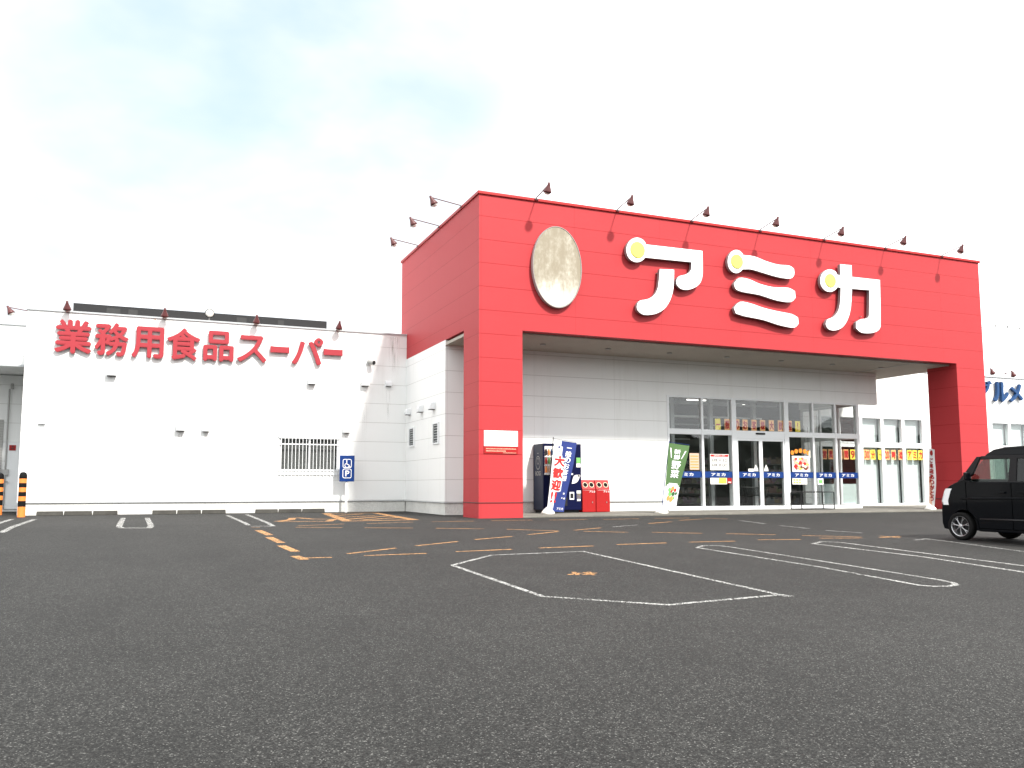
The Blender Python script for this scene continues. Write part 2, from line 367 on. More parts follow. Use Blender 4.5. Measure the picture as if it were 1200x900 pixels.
# ================================================================== GROUND
g = MB(); ys = [-900, YBACK, YFLAT, 900]
g.add([(x, y, gz(y)) for y in ys for x in (-900, 900)], [(0,1,3,2),(2,3,5,4),(4,5,7,6)])
lot = struct(g.build('parking_lot', M['asphalt']))
g = MB(); g.box(9.75, 27.35, 22.06, 27.96, -0.2, 0.05); g.box(27.352, 34.5, 24.0, 27.96, -0.2, 0.05)
struct(g.build('entrance_apron', M['concrete'], bevel=0.012))

def stroke(mb, pts, w, closed=False, lift=0.004):      # flat painted line along ground points (x, y)
    pts = [Vector((p[0], p[1])) for p in pts]; q = []
    for i, p in enumerate(pts):                        # break the line where the ground changes slope
        q.append(p)
        if i + 1 < len(pts) or closed:
            e = pts[(i+1) % len(pts)]
            if (p.y - YFLAT) * (e.y - YFLAT) < -1e-4: q.append(p.lerp(e, (YFLAT - p.y) / (e.y - p.y)))
    pts = q; n = len(pts); rows = []
    for i, p in enumerate(pts):
        a = pts[i-1] if (i > 0 or closed) else None; b = pts[(i+1) % n] if (i < n-1 or closed) else None
        d1 = (p-a).normalized() if a is not None else (b-p).normalized(); d2 = (b-p).normalized() if b is not None else d1
        n1 = Vector((-d1.y, d1.x)); n2 = Vector((-d2.y, d2.x)); m = (n1+n2)
        m = m.normalized() if m.length > 0.2 else n1; k = w/2 / max(0.45, m.dot(n1))
        rows.append((p + m*k, p - m*k))
    m = n if closed else n-1
    vs = [(q.x, q.y, gz(q.y) + lift) for r in rows for q in r]
    mb.add(vs, [(2*i, 2*i+1, 2*((i+1) % n)+1, 2*((i+1) % n)) for i in range(m)])

def paint(name, paths, w, m, closed=False, lift=0.004, subdiv=True):
    mb = MB()
    for p in paths: stroke(mb, [at_g(*q) for q in p], w, closed, lift)
    o = mb.build(name, m, lot); return o
paint('loading_zone_outline', [[(530,662.6),(576,650.8),(683,646.3),(914,697.4),(782,709.2),(636,699.2)]], 0.07, M['line_white'], True)
paint('loading_zone_outline_tip', [[(914,697.4),(927,699.4)]], 0.11, M['line_white'])
paint('bay_divider_loop', [[(817,642),(824,639.6),(838,639.3),(853,640.8),(960,657.3),(1100,679.6),(1117,683.2),(1121,685.4),(1112,687.2),(1095,687.4),(1078,686.2),(960,664.5)]], 0.07, M['line_white'], True)
paint('bay_divider_loop', [[(1262,684),(1200,670.7),(1080,652.5),(953,637.4),(963,634.8),(986,635.9),(1080,648),(1200,663.3),(1262,672)]], 0.085, M['line_white'])
paint('bay_divider_loop', [[(1262,672),(1200,660),(1072,633.2),(1086,631.6),(1120,635.8),(1200,646.7),(1262,655)]][0:1] and [[(1072,633.2),(1086,631.6),(1120,635.8),(1200,646.7),(1262,655)]], 0.085, M['line_faint'])
paint('bay_divider_loop', [[(144.5,607),(139.5,617.5),(143,618.9),(174,618.9),(177,617),(172.5,607)]], 0.13, M['line_white'])
paint('bay_divider_loop', [[(-14,618),(0,612.8),(14,608.6)], [(41,608.6),(2,624),(-12,624)]], 0.13, M['line_white'])
paint('bay_divider_loop', [[(266.4,604),(291,615.6)], [(289,603),(320,616.6),(294,616.9)]], 0.11, M['line_white'])
dash = [((294.8,618.2),(304.5,618.2)),((302.4,621.6),(316.4,627.4)),((315,629.7),(329.9,636.4)),((329.5,639.6),(346.5,646.7)),((345.6,651.8),(357,656)),((349,654.3),(389,653.4)),
 ((348.8,616.4),(402.8,614.2)),((346.5,618.2),(401.4,618.6)),((429.8,613.7),(483.8,611.9)),((427.5,618.6),(483.8,619)),((407.3,649.2),(464.4,642.5)),((426.6,651.5),(499.5,648.8)),
 ((487.5,639.8),(536,634.8)),((506,611.6),(555.2,610.8)),((511,619.2),(567,620)),((576,610.4),(624,609.6)),((644,609.6),(688,608.8)),((707,608.8),(748.8,608)),((767,607.6),(808,607.2)),((824.8,607.2),(852.8,608.4)),
 ((557,632.4),(600,628.8)),((594,620.4),(655,622.4)),((618.8,626.8),(654,623.2)),((672.8,621.6),(704,618.8)),((684,622.8),(736,624)),((760,613.6),(787,611.6)),((796,610),(823,608.4)),
 ((534,646.8),(600,644)),((632,642.4),(694.8,640)),((723,638.4),(780.8,636.4)),((764,624),(822.8,625.2)),((808,635.6),(861,634.4)),((850.8,625.6),(909,626.8)),((888,632.8),(938,632.4)),
 ((940,627.7),(1010,629.6)),((961,631),(1010,630.7)),((1031,628.3),(1055,630.4)),((1031,630.3),(1055,628.6))]
wide = {1, 2, 3, 4}
for i, (a, b) in enumerate(dash): paint('orange_dash', [[a, b]], 0.15 if i in wide else 0.085, M['line_orange'], lift=0.004 + 0.0004 * (i % 4))
for a, b in [((719,617.6),(748,615.2)),((866.8,610),(896.8,614)),((914,616),(948.8,619.6)),((968,621.7),(1010,624.7))]: paint('faded_dash', [[a, b]], 0.10, M['line_faint'])
paint('hatched_aisle', [[(382,601.8),(439.7,601.2),(484.8,609.2),(407,610.8)]], 0.26, M['line_orange'], True)
paint('hatched_aisle_bar', [[(397,606.6),(440,604.4)], [(402,609.2),(455,604.8)], [(424,609.6),(467,606.6)], [(391,604.4),(425,602.4)]], 0.2, M['line_orange'], lift=0.0055)
paint('wheelchair_mark', [[(324.5,611.2),(341,609.2),(343,607.2),(350,607),(365,608.3),(391,608.6),(385,611),(326,611.5)]], 0.2, M['line_orange'])
paint('bay_number_mark', [[(666,673.8),(681,671.8)], [(672,670.6),(677,674)], [(684,671),(696,674.2)], [(683,674),(698,671.6)], [(690,670.4),(692,672.4)]], 0.06, M['line_orange'])

# ================================================================== STORE BUILDING
XL, XA, XB, XC, XD, XE, XR = -3.9, 8.43, 28.755, 9.787, 27.315, 25.5, 46.0
YF, YP, YE, YW, YB, YR = 22.0, 23.27, 24.97, 29.435, 30.18, 28.0
XS = 28.03
HT, HO, HS, HL, HG = 9.34, 5.415, 5.54, 6.42, 4.115
store = thing('supermarket_building', 'white supermarket building with a tall red box portal over its glazed entrance', 'shop', (18, 26, 0))

# --- left white wing
win = (at_y(328,512,YW), at_y(396.5,553,YW)); WX0, WX1, WZ1, WZ0 = win[0].x, win[1].x, win[0].z, win[1].z
w = MB(); wall_holes(w, XL, XA, 0.40, HL, [(WX0, WX1, WZ0, WZ1)], YW, YW + 0.2)
w.box(XL, XL + 0.2, YW + 0.2, 48, 0.40, HL); w.box(XL + 0.2, XA, 47.8, 48, 0.40, HL)
w.box(XL + 0.2, XA, YW + 0.2, 47.8, 5.9, 6.05)
wing = w.build('wing_wall', M['white_siding'], store)
w = MB(); w.box(XL - 0.03, XA + 0.04, YW - 0.045, YW + 0.26, HL, HL + 0.05); w.box(XL - 0.03, XL + 0.23, YW + 0.26, 48.03, HL, HL + 0.05)
w.build('coping', M['alu_grey'], wing)
w = MB(); w.box(XL + 0.015, XA, YW + 0.02, YW + 0.2, -0.1, 0.375); w.box(XL + 0.015, XL + .2, YW + .2, 48, -0.1, 0.375)
w.build('plinth', M['plinth'], wing)
w = MB(); w.box(XL - 0.025, XA - 0.03, YW - 0.03, YW + 0.18, 0.376, 0.399); w.build('base_flashing', M['alu_grey'], wing)
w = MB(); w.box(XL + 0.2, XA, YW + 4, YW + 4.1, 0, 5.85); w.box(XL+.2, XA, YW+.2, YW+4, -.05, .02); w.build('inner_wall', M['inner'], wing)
# barred window
bw = MB(); t = 0.06
bw.box(WX0, WX1, YW + .02, YW + .14, WZ1 - t, WZ1); bw.box(WX0, WX1, YW + .02, YW + .14, WZ0, WZ0 + t)
bw.box(WX0, WX0 + t, YW + .02, YW + .14, WZ0 + t, WZ1 - t); bw.box(WX1 - t, WX1, YW + .02, YW + .14, WZ0 + t, WZ1 - t)
xm = (WX0 + WX1) / 2; bw.box(xm - .035, xm + .035, YW + .03, YW + .13, WZ0 + t, WZ1 - t)
bwin = bw.build('barred_window', M['alu'], store, bevel=0.004)
bw = MB(); bw.box(WX0 + t, xm - .035, YW + .08, YW + .09, WZ0 + t, WZ1 - t); bw.box(xm + .035, WX1 - t, YW + .08, YW + .09, WZ0 + t, WZ1 - t); bw.build('pane', M['glass'], bwin)
bw = MB(); n = 17
for i in range(n):
    x = WX0 + 0.05 + (WX1 - WX0 - 0.1) * i / (n - 1); bw.box(x - .009, x + .009, YW - .075, YW - .053, WZ0 - 0.17, WZ1 - .03)
for z in (WZ0 - 0.09, WZ0 + 0.06, WZ1 - 0.24, WZ1 - 0.02): bw.box(WX0 - 0.03, WX1 + 0.03, YW - .052, YW - .03, z - .018, z + .018)
for x in (WX0 - .02, WX1 + .02, xm):
    for z in (WZ0 - .09, WZ1 - .02): bw.box(x - .012, x + .012, YW - .03, YW + .005, z - .012, z + .012)
bw.build('security_bars', M['alu'], bwin)
bw = MB(); bw.box(WX0 - .05, WX1 + .05, YW - .06, YW + .02, WZ1, WZ1 + .05); bw.build('head_flashing', M['alu'], bwin)
bw = MB()
for a in range(24): bw.box(WX0 + .08, WX1 - .08, YW + .17, YW + .19, WZ0 + .06 + a * (WZ1 - WZ0 - .12) / 24, WZ0 + .06 + (a + .72) * (WZ1 - WZ0 - .12) / 24)
bw.build('blind', M['shelf'], bwin)

# --- wall vents (hoods) on wing front and on the return wall
def vent(p, s, nrm):
    n = Vector(nrm); a = n.cross(Vector((0,0,1))); mb = MB()
    prof = [(0, s*.5), (s*.42, s*.5), (s*.62, s*.34), (s*.72, s*.05), (s*.72, -s*.42), (0, -s*.42)]
    mb.prism([Vector(p) + n*d + Vector((0,0,z)) - a*s*.5 for d, z in prof], a*s)
    o = mb.build('vent_hood', M['alu'], store, bevel=s*.07)
    mb = MB(); mb.obox(Vector(p) + n*s*.36 + Vector((0,0,-s*.44)), n*s*.32, a*s*.44, Vector((0,0,s*.02))); mb.build('grille', M['dark'], o)
for x, y, s in [(131,436.5,.29),(211.5,501,.28),(241,502.5,.23),(365,447,.27),(427.5,449,.27),(454.8,450,.21),(405.5,504,.25)]: vent(at_y(x, y, YW), s, (0,-1,0))
for x, y, s in [(480.5,483,.24),(494.7,479.5,.25),(508.8,476,.26)]: vent(at_x(x, y, XA), s, (-1,0,0))
p = at_y(47.5, 494, YW); q = at_y(46.5, 470, YW); mb = MB(); mb.tube([(p.x, YW - .04, p.z), (p.x, YW - .04, q.z)], .022); mb.box(p.x - .06, p.x + .14, YW - .1, YW - .002, p.z - .07, p.z + .01); mb.build('conduit', M['alu'], store)

# --- run-off stains below the vents and the coping
def stain_mat(name, col, top):
    m = mat(name, col, 0.8, spec=.1); g = NB(m); tcn = g.n('ShaderNodeTexCoord'); sp = g.n('ShaderNodeSeparateXYZ', {0: tcn.outputs['Generated']})
    P, N = g.pos(); x = g.math('ABSOLUTE', g.math('SUBTRACT', sp.outputs[0], .5)); yv = g.math('ABSOLUTE', g.math('SUBTRACT', sp.outputs[1], .5))
    w_ = g.ramp(g.math('MINIMUM', x, 9), 0.48, 0.1, 0, 1)
    st = g.ramp(g.noise(P, 1.0, 4, .6, (16, 16, .8)), .42, .7)
    g.set(g.b.inputs['Alpha'], g.math('MULTIPLY', g.math('MULTIPLY', w_, st), g.ramp(sp.outputs[2], 0.0, 1.0, 0.0, top))); return m
M['stain'] = stain_mat('grey_runoff', (.42,.41,.38), .32); M['rust'] = stain_mat('rust_runoff', (.50,.24,.06), .9)
def stain(x, z1, w_, h, m, Y=YW): mb = MB(); mb.box(x - w_/2, x + w_/2, Y - .0045, Y - .002, z1 - h, z1); mb.build('runoff_stain', m, store)
for x, y, w_, h in ((427.5,457,.22,1.9), (454.8,457,.2,1.5), (405.5,511,.2,1.3), (462,395,.5,1.6), (365,456,.2,.9), (211.5,509,.22,1.0), (241,509,.2,.8)):
    q = at_y(x, y, YW); stain(q.x, q.z, w_, h, M['stain'])
q = at_y(181.5, 372, YW); stain(q.x, HL - .002, .10, .35, M['rust']); q = at_y(168, 592, YW); 

# --- return wall and entrance wall (white), red portal
w = MB(); w.box(XA, XA + 0.2, YE, YW + 0.02, 0.40, HS - .002)
rw = w.build('return_wall', M['white_siding'], store)
w = MB(); w.box(XA + .02, XA + .2, YE + .02, YW + .02, -.1, .375); w.build('plinth', M['plinth'], rw)
w = MB(); w.box(XA - .025, XA + .18, YE - .028, YW - .034, .376, .399); w.build('base_flashing', M['alu_grey'], rw)
for (x0, y0), (x1, y1) in [((480.5,501),(486,523.5)), ((508.3,495),(514.6,520.5))]:
    a = at_x(x0, y0, XA); b = at_x(x1, y1, XA); mb = MB(); ya, yb = b.y, a.y; z1, z0 = (at_x((x0+x1)/2, y0, XA).z, at_x((x0+x1)/2, y1, XA).z)
    for (c, d, e, f) in [(ya, yb, z0, z0+.05), (ya, yb, z1-.05, z1), (ya, ya+.05, z0+.05, z1-.05), (yb-.05, yb, z0+.05, z1-.05)]: mb.box(XA - .05, XA + .001, c, d, e, f)
    o = mb.build('small_window', M['alu'], store)
    mb = MB(); mb.box(XA - .02, XA - .006, ya + .05, yb - .05, z0 + .05, z1 - .05); mb.build('pane', M['privacy_glass'], o)
    mb = MB()
    for k in range(7): zz = z0 + .1 + k * (z1 - z0 - .2) / 6; mb.box(XA - .045, XA - .03, ya + .05, yb - .05, zz - .012, zz + .012)
    mb.build('louvre', M['alu_grey'], o)
GX = [16.709, 18.15, 19.53, 21.936, 23.211, 24.316, 25.5]
w = MB(); wall_holes(w, XA + .2, XE, 0.40, HO - .002, [(GX[0], XE + 1, 0.40, HG)], YE, YE + .2)
ew = w.build('entrance_wall', M['white_siding'], store)
w = MB(); w.box(XE - .2, XE, YE + .2, YR - .002, HG, HO - .002); w.build('vestibule_return', M['white_siding'], ew)
w = MB(); w.box(XA + .2, GX[0], YE + .02, YE + .2, -.1, .375); w.build('plinth', M['plinth'], ew)
w = MB(); w.box(XA + .18, GX[0], YE - .028, YE + .18, .376, .399); w.build('base_flashing', M['alu_grey'], ew)

pr = MB()
pr.prism([(XA,YF,0),(XC,YF,0),(XC,YF,HO),(XD,YF,HO),(XD,YF,0),(XB,YF,0),(XB,YF,HT),(XA,YF,HT)], (0,.3,0))
pr.box(XA, XC, YF + .3, YP, 0, HO); pr.box(XD, XB, YF + .3, YP, 0, HO)
pr.box(XA, XA + .3, YF + .3, YB, HS, HT); pr.box(XS - .25, XS, YF + .3, YB, HO + .041, HT)
pr.box(XA, XA + .3, YF + .3, YP, HO, HS)
pr.box(XA + .3, XS - .25, YB - .3, YB, HL - .1, HT)
portal = pr.build('red_portal', M['red_siding'], store)
for a in portal.data.polygons: pass
w = MB()
w.box(XA - .05, XB + .05, YF - .05, YF + .2, HT, HT + .09); w.box(XA - .05, XA + .2, YF + .2, YB + .05, HT, HT + .09); w.box(XS - .2, XS + .05, YF + .2, YB + .05, HT, HT + .09)
w.box(XA + .2, XS - .2, YB - .2, YB + .05, HT, HT + .09)
w.build('coping', M['red'], portal, bevel=.01)
w = MB(); w.box(XA + .3, XS - .25, YF + .3, YB - .3, 8.9, 9.0); w.build('roof_deck', M['grey'], portal)
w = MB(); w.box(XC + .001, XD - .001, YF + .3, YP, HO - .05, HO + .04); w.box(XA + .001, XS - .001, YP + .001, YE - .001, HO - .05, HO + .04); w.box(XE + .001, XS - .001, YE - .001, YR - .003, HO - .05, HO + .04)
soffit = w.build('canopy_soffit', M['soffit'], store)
for k in range(7):
    mb = MB(); mb.lathe([(0.0, -.03), (.085, -.03), (.09, 0.002)], (11.2 + k * 2.35, 23.6, HO - .055), (0,0,1), 16); mb.build('downlight', M['grey'], soffit)
mb = MB(); mb.box(23.0, XD, 22.31, 22.36, HO - .062, HO - .051); mb.box(25.45, 25.5, 22.36, YR - .1, HO - .062, HO - .051); mb.build('soffit_joint', M['grey'], soffit)
for a, b in ((XA - .012, XC + .012), (XD - .012, XB + .012)):
    w = MB(); w.box(a, b, YF - .012, YF - .001, .42, .445); w.box(a, a + .011, YF - .001, YP, .42, .445); w.build('base_strip', M['lamp_red'], portal)

# --- right wing with window bays
RX = [26.19 + 1.245*i for i in range(6)]      # bay edges; the first two stand behind the vestibule glass
BAYS = [(RX[i] + .035, RX[i+1] - .035) for i in range(5)]
FAR = [(at_y(1161.5, 500, YR).x + i * 1.245, at_y(1161.5, 500, YR).x + i * 1.245 + 1.175) for i in range(7)]
ZB0, ZB1, ZT0, ZT1 = 0.10, 2.66, 2.78, 3.95
holes = []
for a, b in BAYS + FAR: holes += [(a, b, ZB0, ZB1), (a, b, ZT0, ZT1)]
w = MB(); HR = 6.10
w2 = MB(); wall_holes(w2, XE, XR, 0.05, HR, holes, YR, YR + .16)
w2.box(XR - .2, XR, YR + .16, 48, 0.05, HR); w2.box(XA + .3, XR - .2, 47.8, 48, 0, HR)
w2.box(XE, XR - .2, YR + .16, 47.8, 5.65, 5.8); w2.box(XA + .2, XE - .001, YB + .06, 47.8, 5.65, 5.8)
rwing = w2.build('right_wing_wall', M['white_siding'], store)
w = MB(); w.box(XS + .06, XR + .04, YR - .045, YR + .22, HR, HR + .05); w.box(XR - .24, XR + .04, YR + .22, 48.03, HR, HR + .05); w.build('coping', M['alu_grey'], rwing)
w = MB(); w.box(XE + .01, XR, YR - .02, YR + .14, -.1, .049);  w.build('plinth', M['concrete'], rwing)
def bay_window(a, b, z0, z1, blind):
    t = .055; mb = MB()
    mb.box(a, b, YR - .03, YR + .11, z1 - t, z1); mb.box(a, b, YR - .03, YR + .11, z0, z0 + t); mb.box(a, a + t, YR - .03, YR + .11, z0 + t, z1 - t); mb.box(b - t, b, YR - .03, YR + .11, z0 + t, z1 - t)
    o = mb.build('bay_window', M['alu'], store, bevel=.006)
    mb = MB(); mb.box(a + t, b - t, YR + .05, YR + .058, z0 + t, z1 - t); mb.build('pane', M['glass'], o)
    if blind:
        mb = MB(); mb.box(a + .02, b - .02, YR + .24, YR + .27, z0 - .02, z1 + .02); mb.build('blind', M['blind'], o)
for i, (a, b) in enumerate(BAYS + FAR):
    bay_window(a, b, ZB0, ZB1, i >= 2); bay_window(a, b, ZT0, ZT1, i >= 2)
mb = MB()
for i in (0, 1): mb.box(BAYS[i][0] + .06, BAYS[i][1] - .06, YR + .062, YR + .075, ZB0 + .06, 1.0)
mb.build('frosted_lower_panel', M['blind'], rwing)

# --- glazed vestibule front
fr = MB()
def vbar(x, w_, z0=0.052, z1=HG, d=.16): fr.box(x - w_/2, x + w_/2, YE - .02, YE - .02 + d, z0, z1)
for x, w_ in zip(GX, (.09, .09, .20, .20, .085, .085, .12)): vbar(x if x != XE else XE - .06, w_, d=.16 if w_ < .15 else .24)
edges = [(GX[0] + .045, GX[1] - .045), (GX[1] + .045, GX[2] - .1), (GX[2] + .1, GX[3] - .1), (GX[3] + .1, GX[4] - .0425), (GX[4] + .0425, GX[5] - .0425), (GX[5] + .0425, XE - .12)]
TZ0, TZ1, BZ = 2.74, 2.93, 0.19
for i, (a, b) in enumerate(edges):
    fr.box(a, b, YE - .01, YE + .13, HG - .07, HG); fr.box(a, b, YE - .01, YE + .13, TZ0 - (.1 if i == 2 else 0), TZ1)
    if i != 2: fr.box(a, b, YE - .01, YE + .13, .052, BZ)
fr.box(XE - .09, XE, YE + .14, YR - .03, HG - .08, HG - .001); fr.box(XE - .09, XE, YE + .14, YR - .03, TZ0, TZ1); fr.box(XE - .09, XE, YE + .14, YR - .03, .052, BZ)
for yy in (25.98, 26.98): fr.box(XE - .09, XE - .001, yy - .035, yy + .035, BZ, TZ0); fr.box(XE - .09, XE - .001, yy - .035, yy + .035, TZ1, HG - .08)
glz = fr.build('entrance_glazing', M['alu'], store, bevel=.006)
def band(a, b, parent, name='blue_band'):
    mb = MB(); z0, z1 = 1.205, 1.425
    mb.box(a, b, YE + .028, YE + .036, z0, z1); mb.m = 1
    c = (a + b) / 2; tw = min(.62, (b - a) * .6); mb.text('アミカ', (c - tw/2, YE + .0255, z0 + .055), (tw, 0, 0), (0, 0, .115), .001, .02)
    return mb.build(name, [M['band_blue'], M['paper']], parent)
for i, (a, b) in enumerate(edges):
    mb = MB(); mb.box(a, b, YE + .05, YE + .058, TZ1, HG - .07); mb.build('upper_pane', M['glass'], glz)
    if i != 2:
        mb = MB(); mb.box(a, b, YE + .05, YE + .058, BZ, TZ0); o = mb.build('lower_pane', M['glass'], glz); band(a, b, glz)
mb = MB(); mb.box(XE - .05, XE - .042, YE + .14, YR - .03, BZ, TZ0); mb.box(XE - .05, XE - .042, YE + .14, YR - .03, TZ1, HG - .08); mb.build('side_pane', M['glass'], glz)
a, b = edges[2]; mid = (a + b) / 2
for s0, s1 in ((a, mid), (mid, b)):
    mb = MB(); t = .075; y0, y1 = YE + .01, YE + .07; z0, z1 = .056, TZ0 - .1
    mb.box(s0, s0 + t, y0, y1, z0, z1); mb.box(s1 - t, s1 - .002, y0, y1, z0, z1); mb.box(s0 + t, s1 - t, y0, y1, z0, z0 + .13); mb.box(s0 + t, s1 - t, y0, y1, z1 - .08, z1)
    d = mb.build('sliding_door', M['alu'], store, bevel=.005)
    mb = MB(); mb.box(s0 + t, s1 - t, YE + .042, YE + .05, z0 + .13, z1 - .08); mb.build('pane', M['glass'], d)
    band(s0 + t, s1 - t, d)
    mb = MB(); xx = (s1 - t - .16) if s0 == a else (s0 + t + .16)
    mb.prism([(xx - .1, YE + .036, 1.5), (xx + .1, YE + .036, 1.5), (xx, YE + .036, 1.7)], (0, .004, 0)); mb.box(xx - .1, xx + .1, YE + .036, YE + .04, 1.455, 1.485); mb.build('caution_sticker', M['paper'], d)
mb = MB(); mb.box(20.5, 20.9, YE - .05, YE - .012, 2.80, 2.86); mb.build('door_sensor', M['dark'], glz)

# --- shop interior seen through the glass
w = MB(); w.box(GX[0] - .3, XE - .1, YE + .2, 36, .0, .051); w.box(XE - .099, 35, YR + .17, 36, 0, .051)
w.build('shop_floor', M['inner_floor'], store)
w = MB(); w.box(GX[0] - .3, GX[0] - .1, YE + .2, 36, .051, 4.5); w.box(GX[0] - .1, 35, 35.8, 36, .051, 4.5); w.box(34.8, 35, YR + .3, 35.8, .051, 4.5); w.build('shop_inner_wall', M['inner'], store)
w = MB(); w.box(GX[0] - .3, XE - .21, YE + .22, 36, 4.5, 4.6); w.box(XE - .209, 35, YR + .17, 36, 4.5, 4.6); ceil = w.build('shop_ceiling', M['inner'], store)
for x, y in [(17.3,27.2),(19.4,26.2),(20.4,29.0),(22.4,27.4),(23.2,30.0),(18.0,31.5),(21.2,33.0)]:
    mb = MB(); mb.box(x, x + .9, y, y + .10, 4.46, 4.498); mb.build('tube_lamp', M['tube_light'], ceil)

for k, (y, z, h) in enumerate([(26.2,3.98,.05),(27.6,3.62,.06),(29.0,3.42,.05),(30.4,3.86,.10),(31.8,3.30,.05),(33.2,3.55,.08),(28.3,4.2,.14),(32.6,3.05,.05)]):
    mb = MB(); mb.box(GX[0] - .05, 22.6 + .4*(k % 3), y, y + .07, z, z + h); mb.build('added_streak_bar', M['alu'] if k % 2 else M['alu_grey'], ceil)  # bars added to draw the pale level streaks of the upper panes
for x in (18.4, 20.2, 22.3): mb = MB(); mb.box(x, x + .16, 27.3, 27.46, .051, 4.49); mb.build('inner_column', M['alu_grey'], ceil)

# --- far-left service bay
bx0 = -16.0
w = MB(); w.box(bx0, XL - .001, 31.8, 32.0, 4.93, 6.30); w.box(bx0, XL - .001, 34.5, 34.7, 0, 4.9); w.box(bx0, bx0 + .2, 32, 34.5, 0, 6.3); w.box(bx0, XL - .001, 32.0, 48, 4.94, 5.05)
bay = w.build('service_bay_wall', M['white_siding'], store)
w = MB(); w.box(bx0 - .03, XL - .001, 31.75, 32.05, 6.30, 6.36); w.box(bx0, XL - .001, 31.77, 31.799, 4.90, 4.97); w.build('coping', M['alu_grey'], bay)
w = MB(); w.box(bx0, XL - .001, 33.2, 33.3, 6.6, 6.78); w.build('rear_parapet', M['alu_grey'], bay)
d0 = at_y(7, 518, 34.48); mb = MB(); mb.box(d0.x, d0.x + .85, 34.44, 34.498, .08, d0.z); sd = mb.build('service_door', M['alu'], store, bevel=.006)
mb = MB(); mb.lathe([(.02, 0), (.02, .07), (.03, .07), (.03, .12)], (d0.x + .1, 34.44, 1.06), (0, -1, 0), 12); mb.build('handle', M['steel'], sd)
mb = MB(); a = at_y(11, 521.5, 34.43); b = at_y(18.5, 528, 34.43); mb.box(a.x, b.x, 34.425, 34.439, b.z, a.z); mb.m = 1
mb.box(a.x + .05, b.x - .05, 34.42, 34.4245, b.z + .05, b.z + .08); mb.box(a.x + .08, b.x - .08, 34.42, 34.4245, b.z + .12, b.z + .16); mb.build('red_notice', [M['red'], M['ink_black']], sd)
mb = MB(); sx = at_y(4, 500, 34.48).x
for k in range(34): mb.box(sx - 3.4, sx, 34.44 + .01 * (k % 2), 34.498, .06 + k * .095, .06 + k * .095 + .088)
mb.build('roller_shutter', M['shutter'], store)
mb = MB(); mb.tube([(sx + .14, 34.42, .1), (sx + .14, 34.42, 4.4)], .03); mb.box(sx + .04, sx + .24, 34.36, 34.44, 1.28, 1.5); mb.tube([(sx + .22, 34.42, 4.4), (sx + .22, 34.42, 4.6)], .05); mb.build('downpipe', M['steel'], store)

# --- rooftop strip behind the parapet
mb = MB(); a = at_y(86, 357.5, 31.5); b = at_y(383, 378, 31.5); mb.box(a.x, b.x, 31.5, 32.0, 6.76, 7.15)
rs = tag(mb.build('rooftop_trough', M['dark']), 'long black steel strip lying behind the white parapet of the left wing', 'roof structure')
mb = MB()
for f0, f1 in ((.12, .17), (.2, .235), (.62, .66), (.79, .815)):
    mb = MB(); mb.box(a.x + (b.x - a.x) * f0, a.x + (b.x - a.x) * f1, 31.488, 31.499, 6.86, 7.06); mb.build('grey_panel', M['grey_dark'], rs)
mb = MB(); mb.box(a.x + .1, b.x - .1, 31.55, 31.95, 6.05, 6.758); mb.build('white_plinth', M['white'], rs)

# ================================================================== SIGNS ON THE WALLS
def smooth_outline(pts, it=3):
    n = len(pts); out_ = []
    P = [Vector(p) for p in pts]
    corner = []
    for i in range(n):
        d1 = (P[i] - P[i-1]); d2 = (P[(i+1) % n] - P[i]); corner.append(d1.angle(d2) > R(52))
    for i in range(n):
        p0, p1, p2, p3 = P[i-1], P[i], P[(i+1) % n], P[(i+2) % n]
        t1 = Vector((0,0)) if corner[i] else (p2 - p0) * .5; t2 = Vector((0,0)) if corner[(i+1) % n] else (p3 - p1) * .5
        L_ = (p2 - p1).length
        for t in (t1, t2):
            if t.length > L_: t *= L_ / t.length
        st = 1 if (corner[i] and corner[(i+1) % n]) else it
        for k in range(st):
            t = k / st; out_.append(p1*(2*t**3-3*t*t+1) + t1*(t**3-2*t*t+t) + p2*(-2*t**3+3*t*t) + t2*(t**3-t*t))
    return out_
LY = 21.80
def lp(x, y): q = at_y(700 + x/2.5, 220 + y/2.5, LY); return Vector((q.x, q.z))
def ell(cx, cy, rx, ry, n=28): return [(cx + rx*math.cos(2*math.pi*k/n), cy + ry*math.sin(2*math.pi*k/n)) for k in range(n)]
logo = thing('shop_logo_sign', 'huge white katakana lettering with yellow dots on the red fascia', 'sign', (18, LY, 7))
def arc(cx, cy, rx, ry, a0, a1, n=9): return [(cx + rx*math.cos(R(a0 + (a1-a0)*k/n)), cy + ry*math.sin(R(a0 + (a1-a0)*k/n))) for k in range(n+1)]
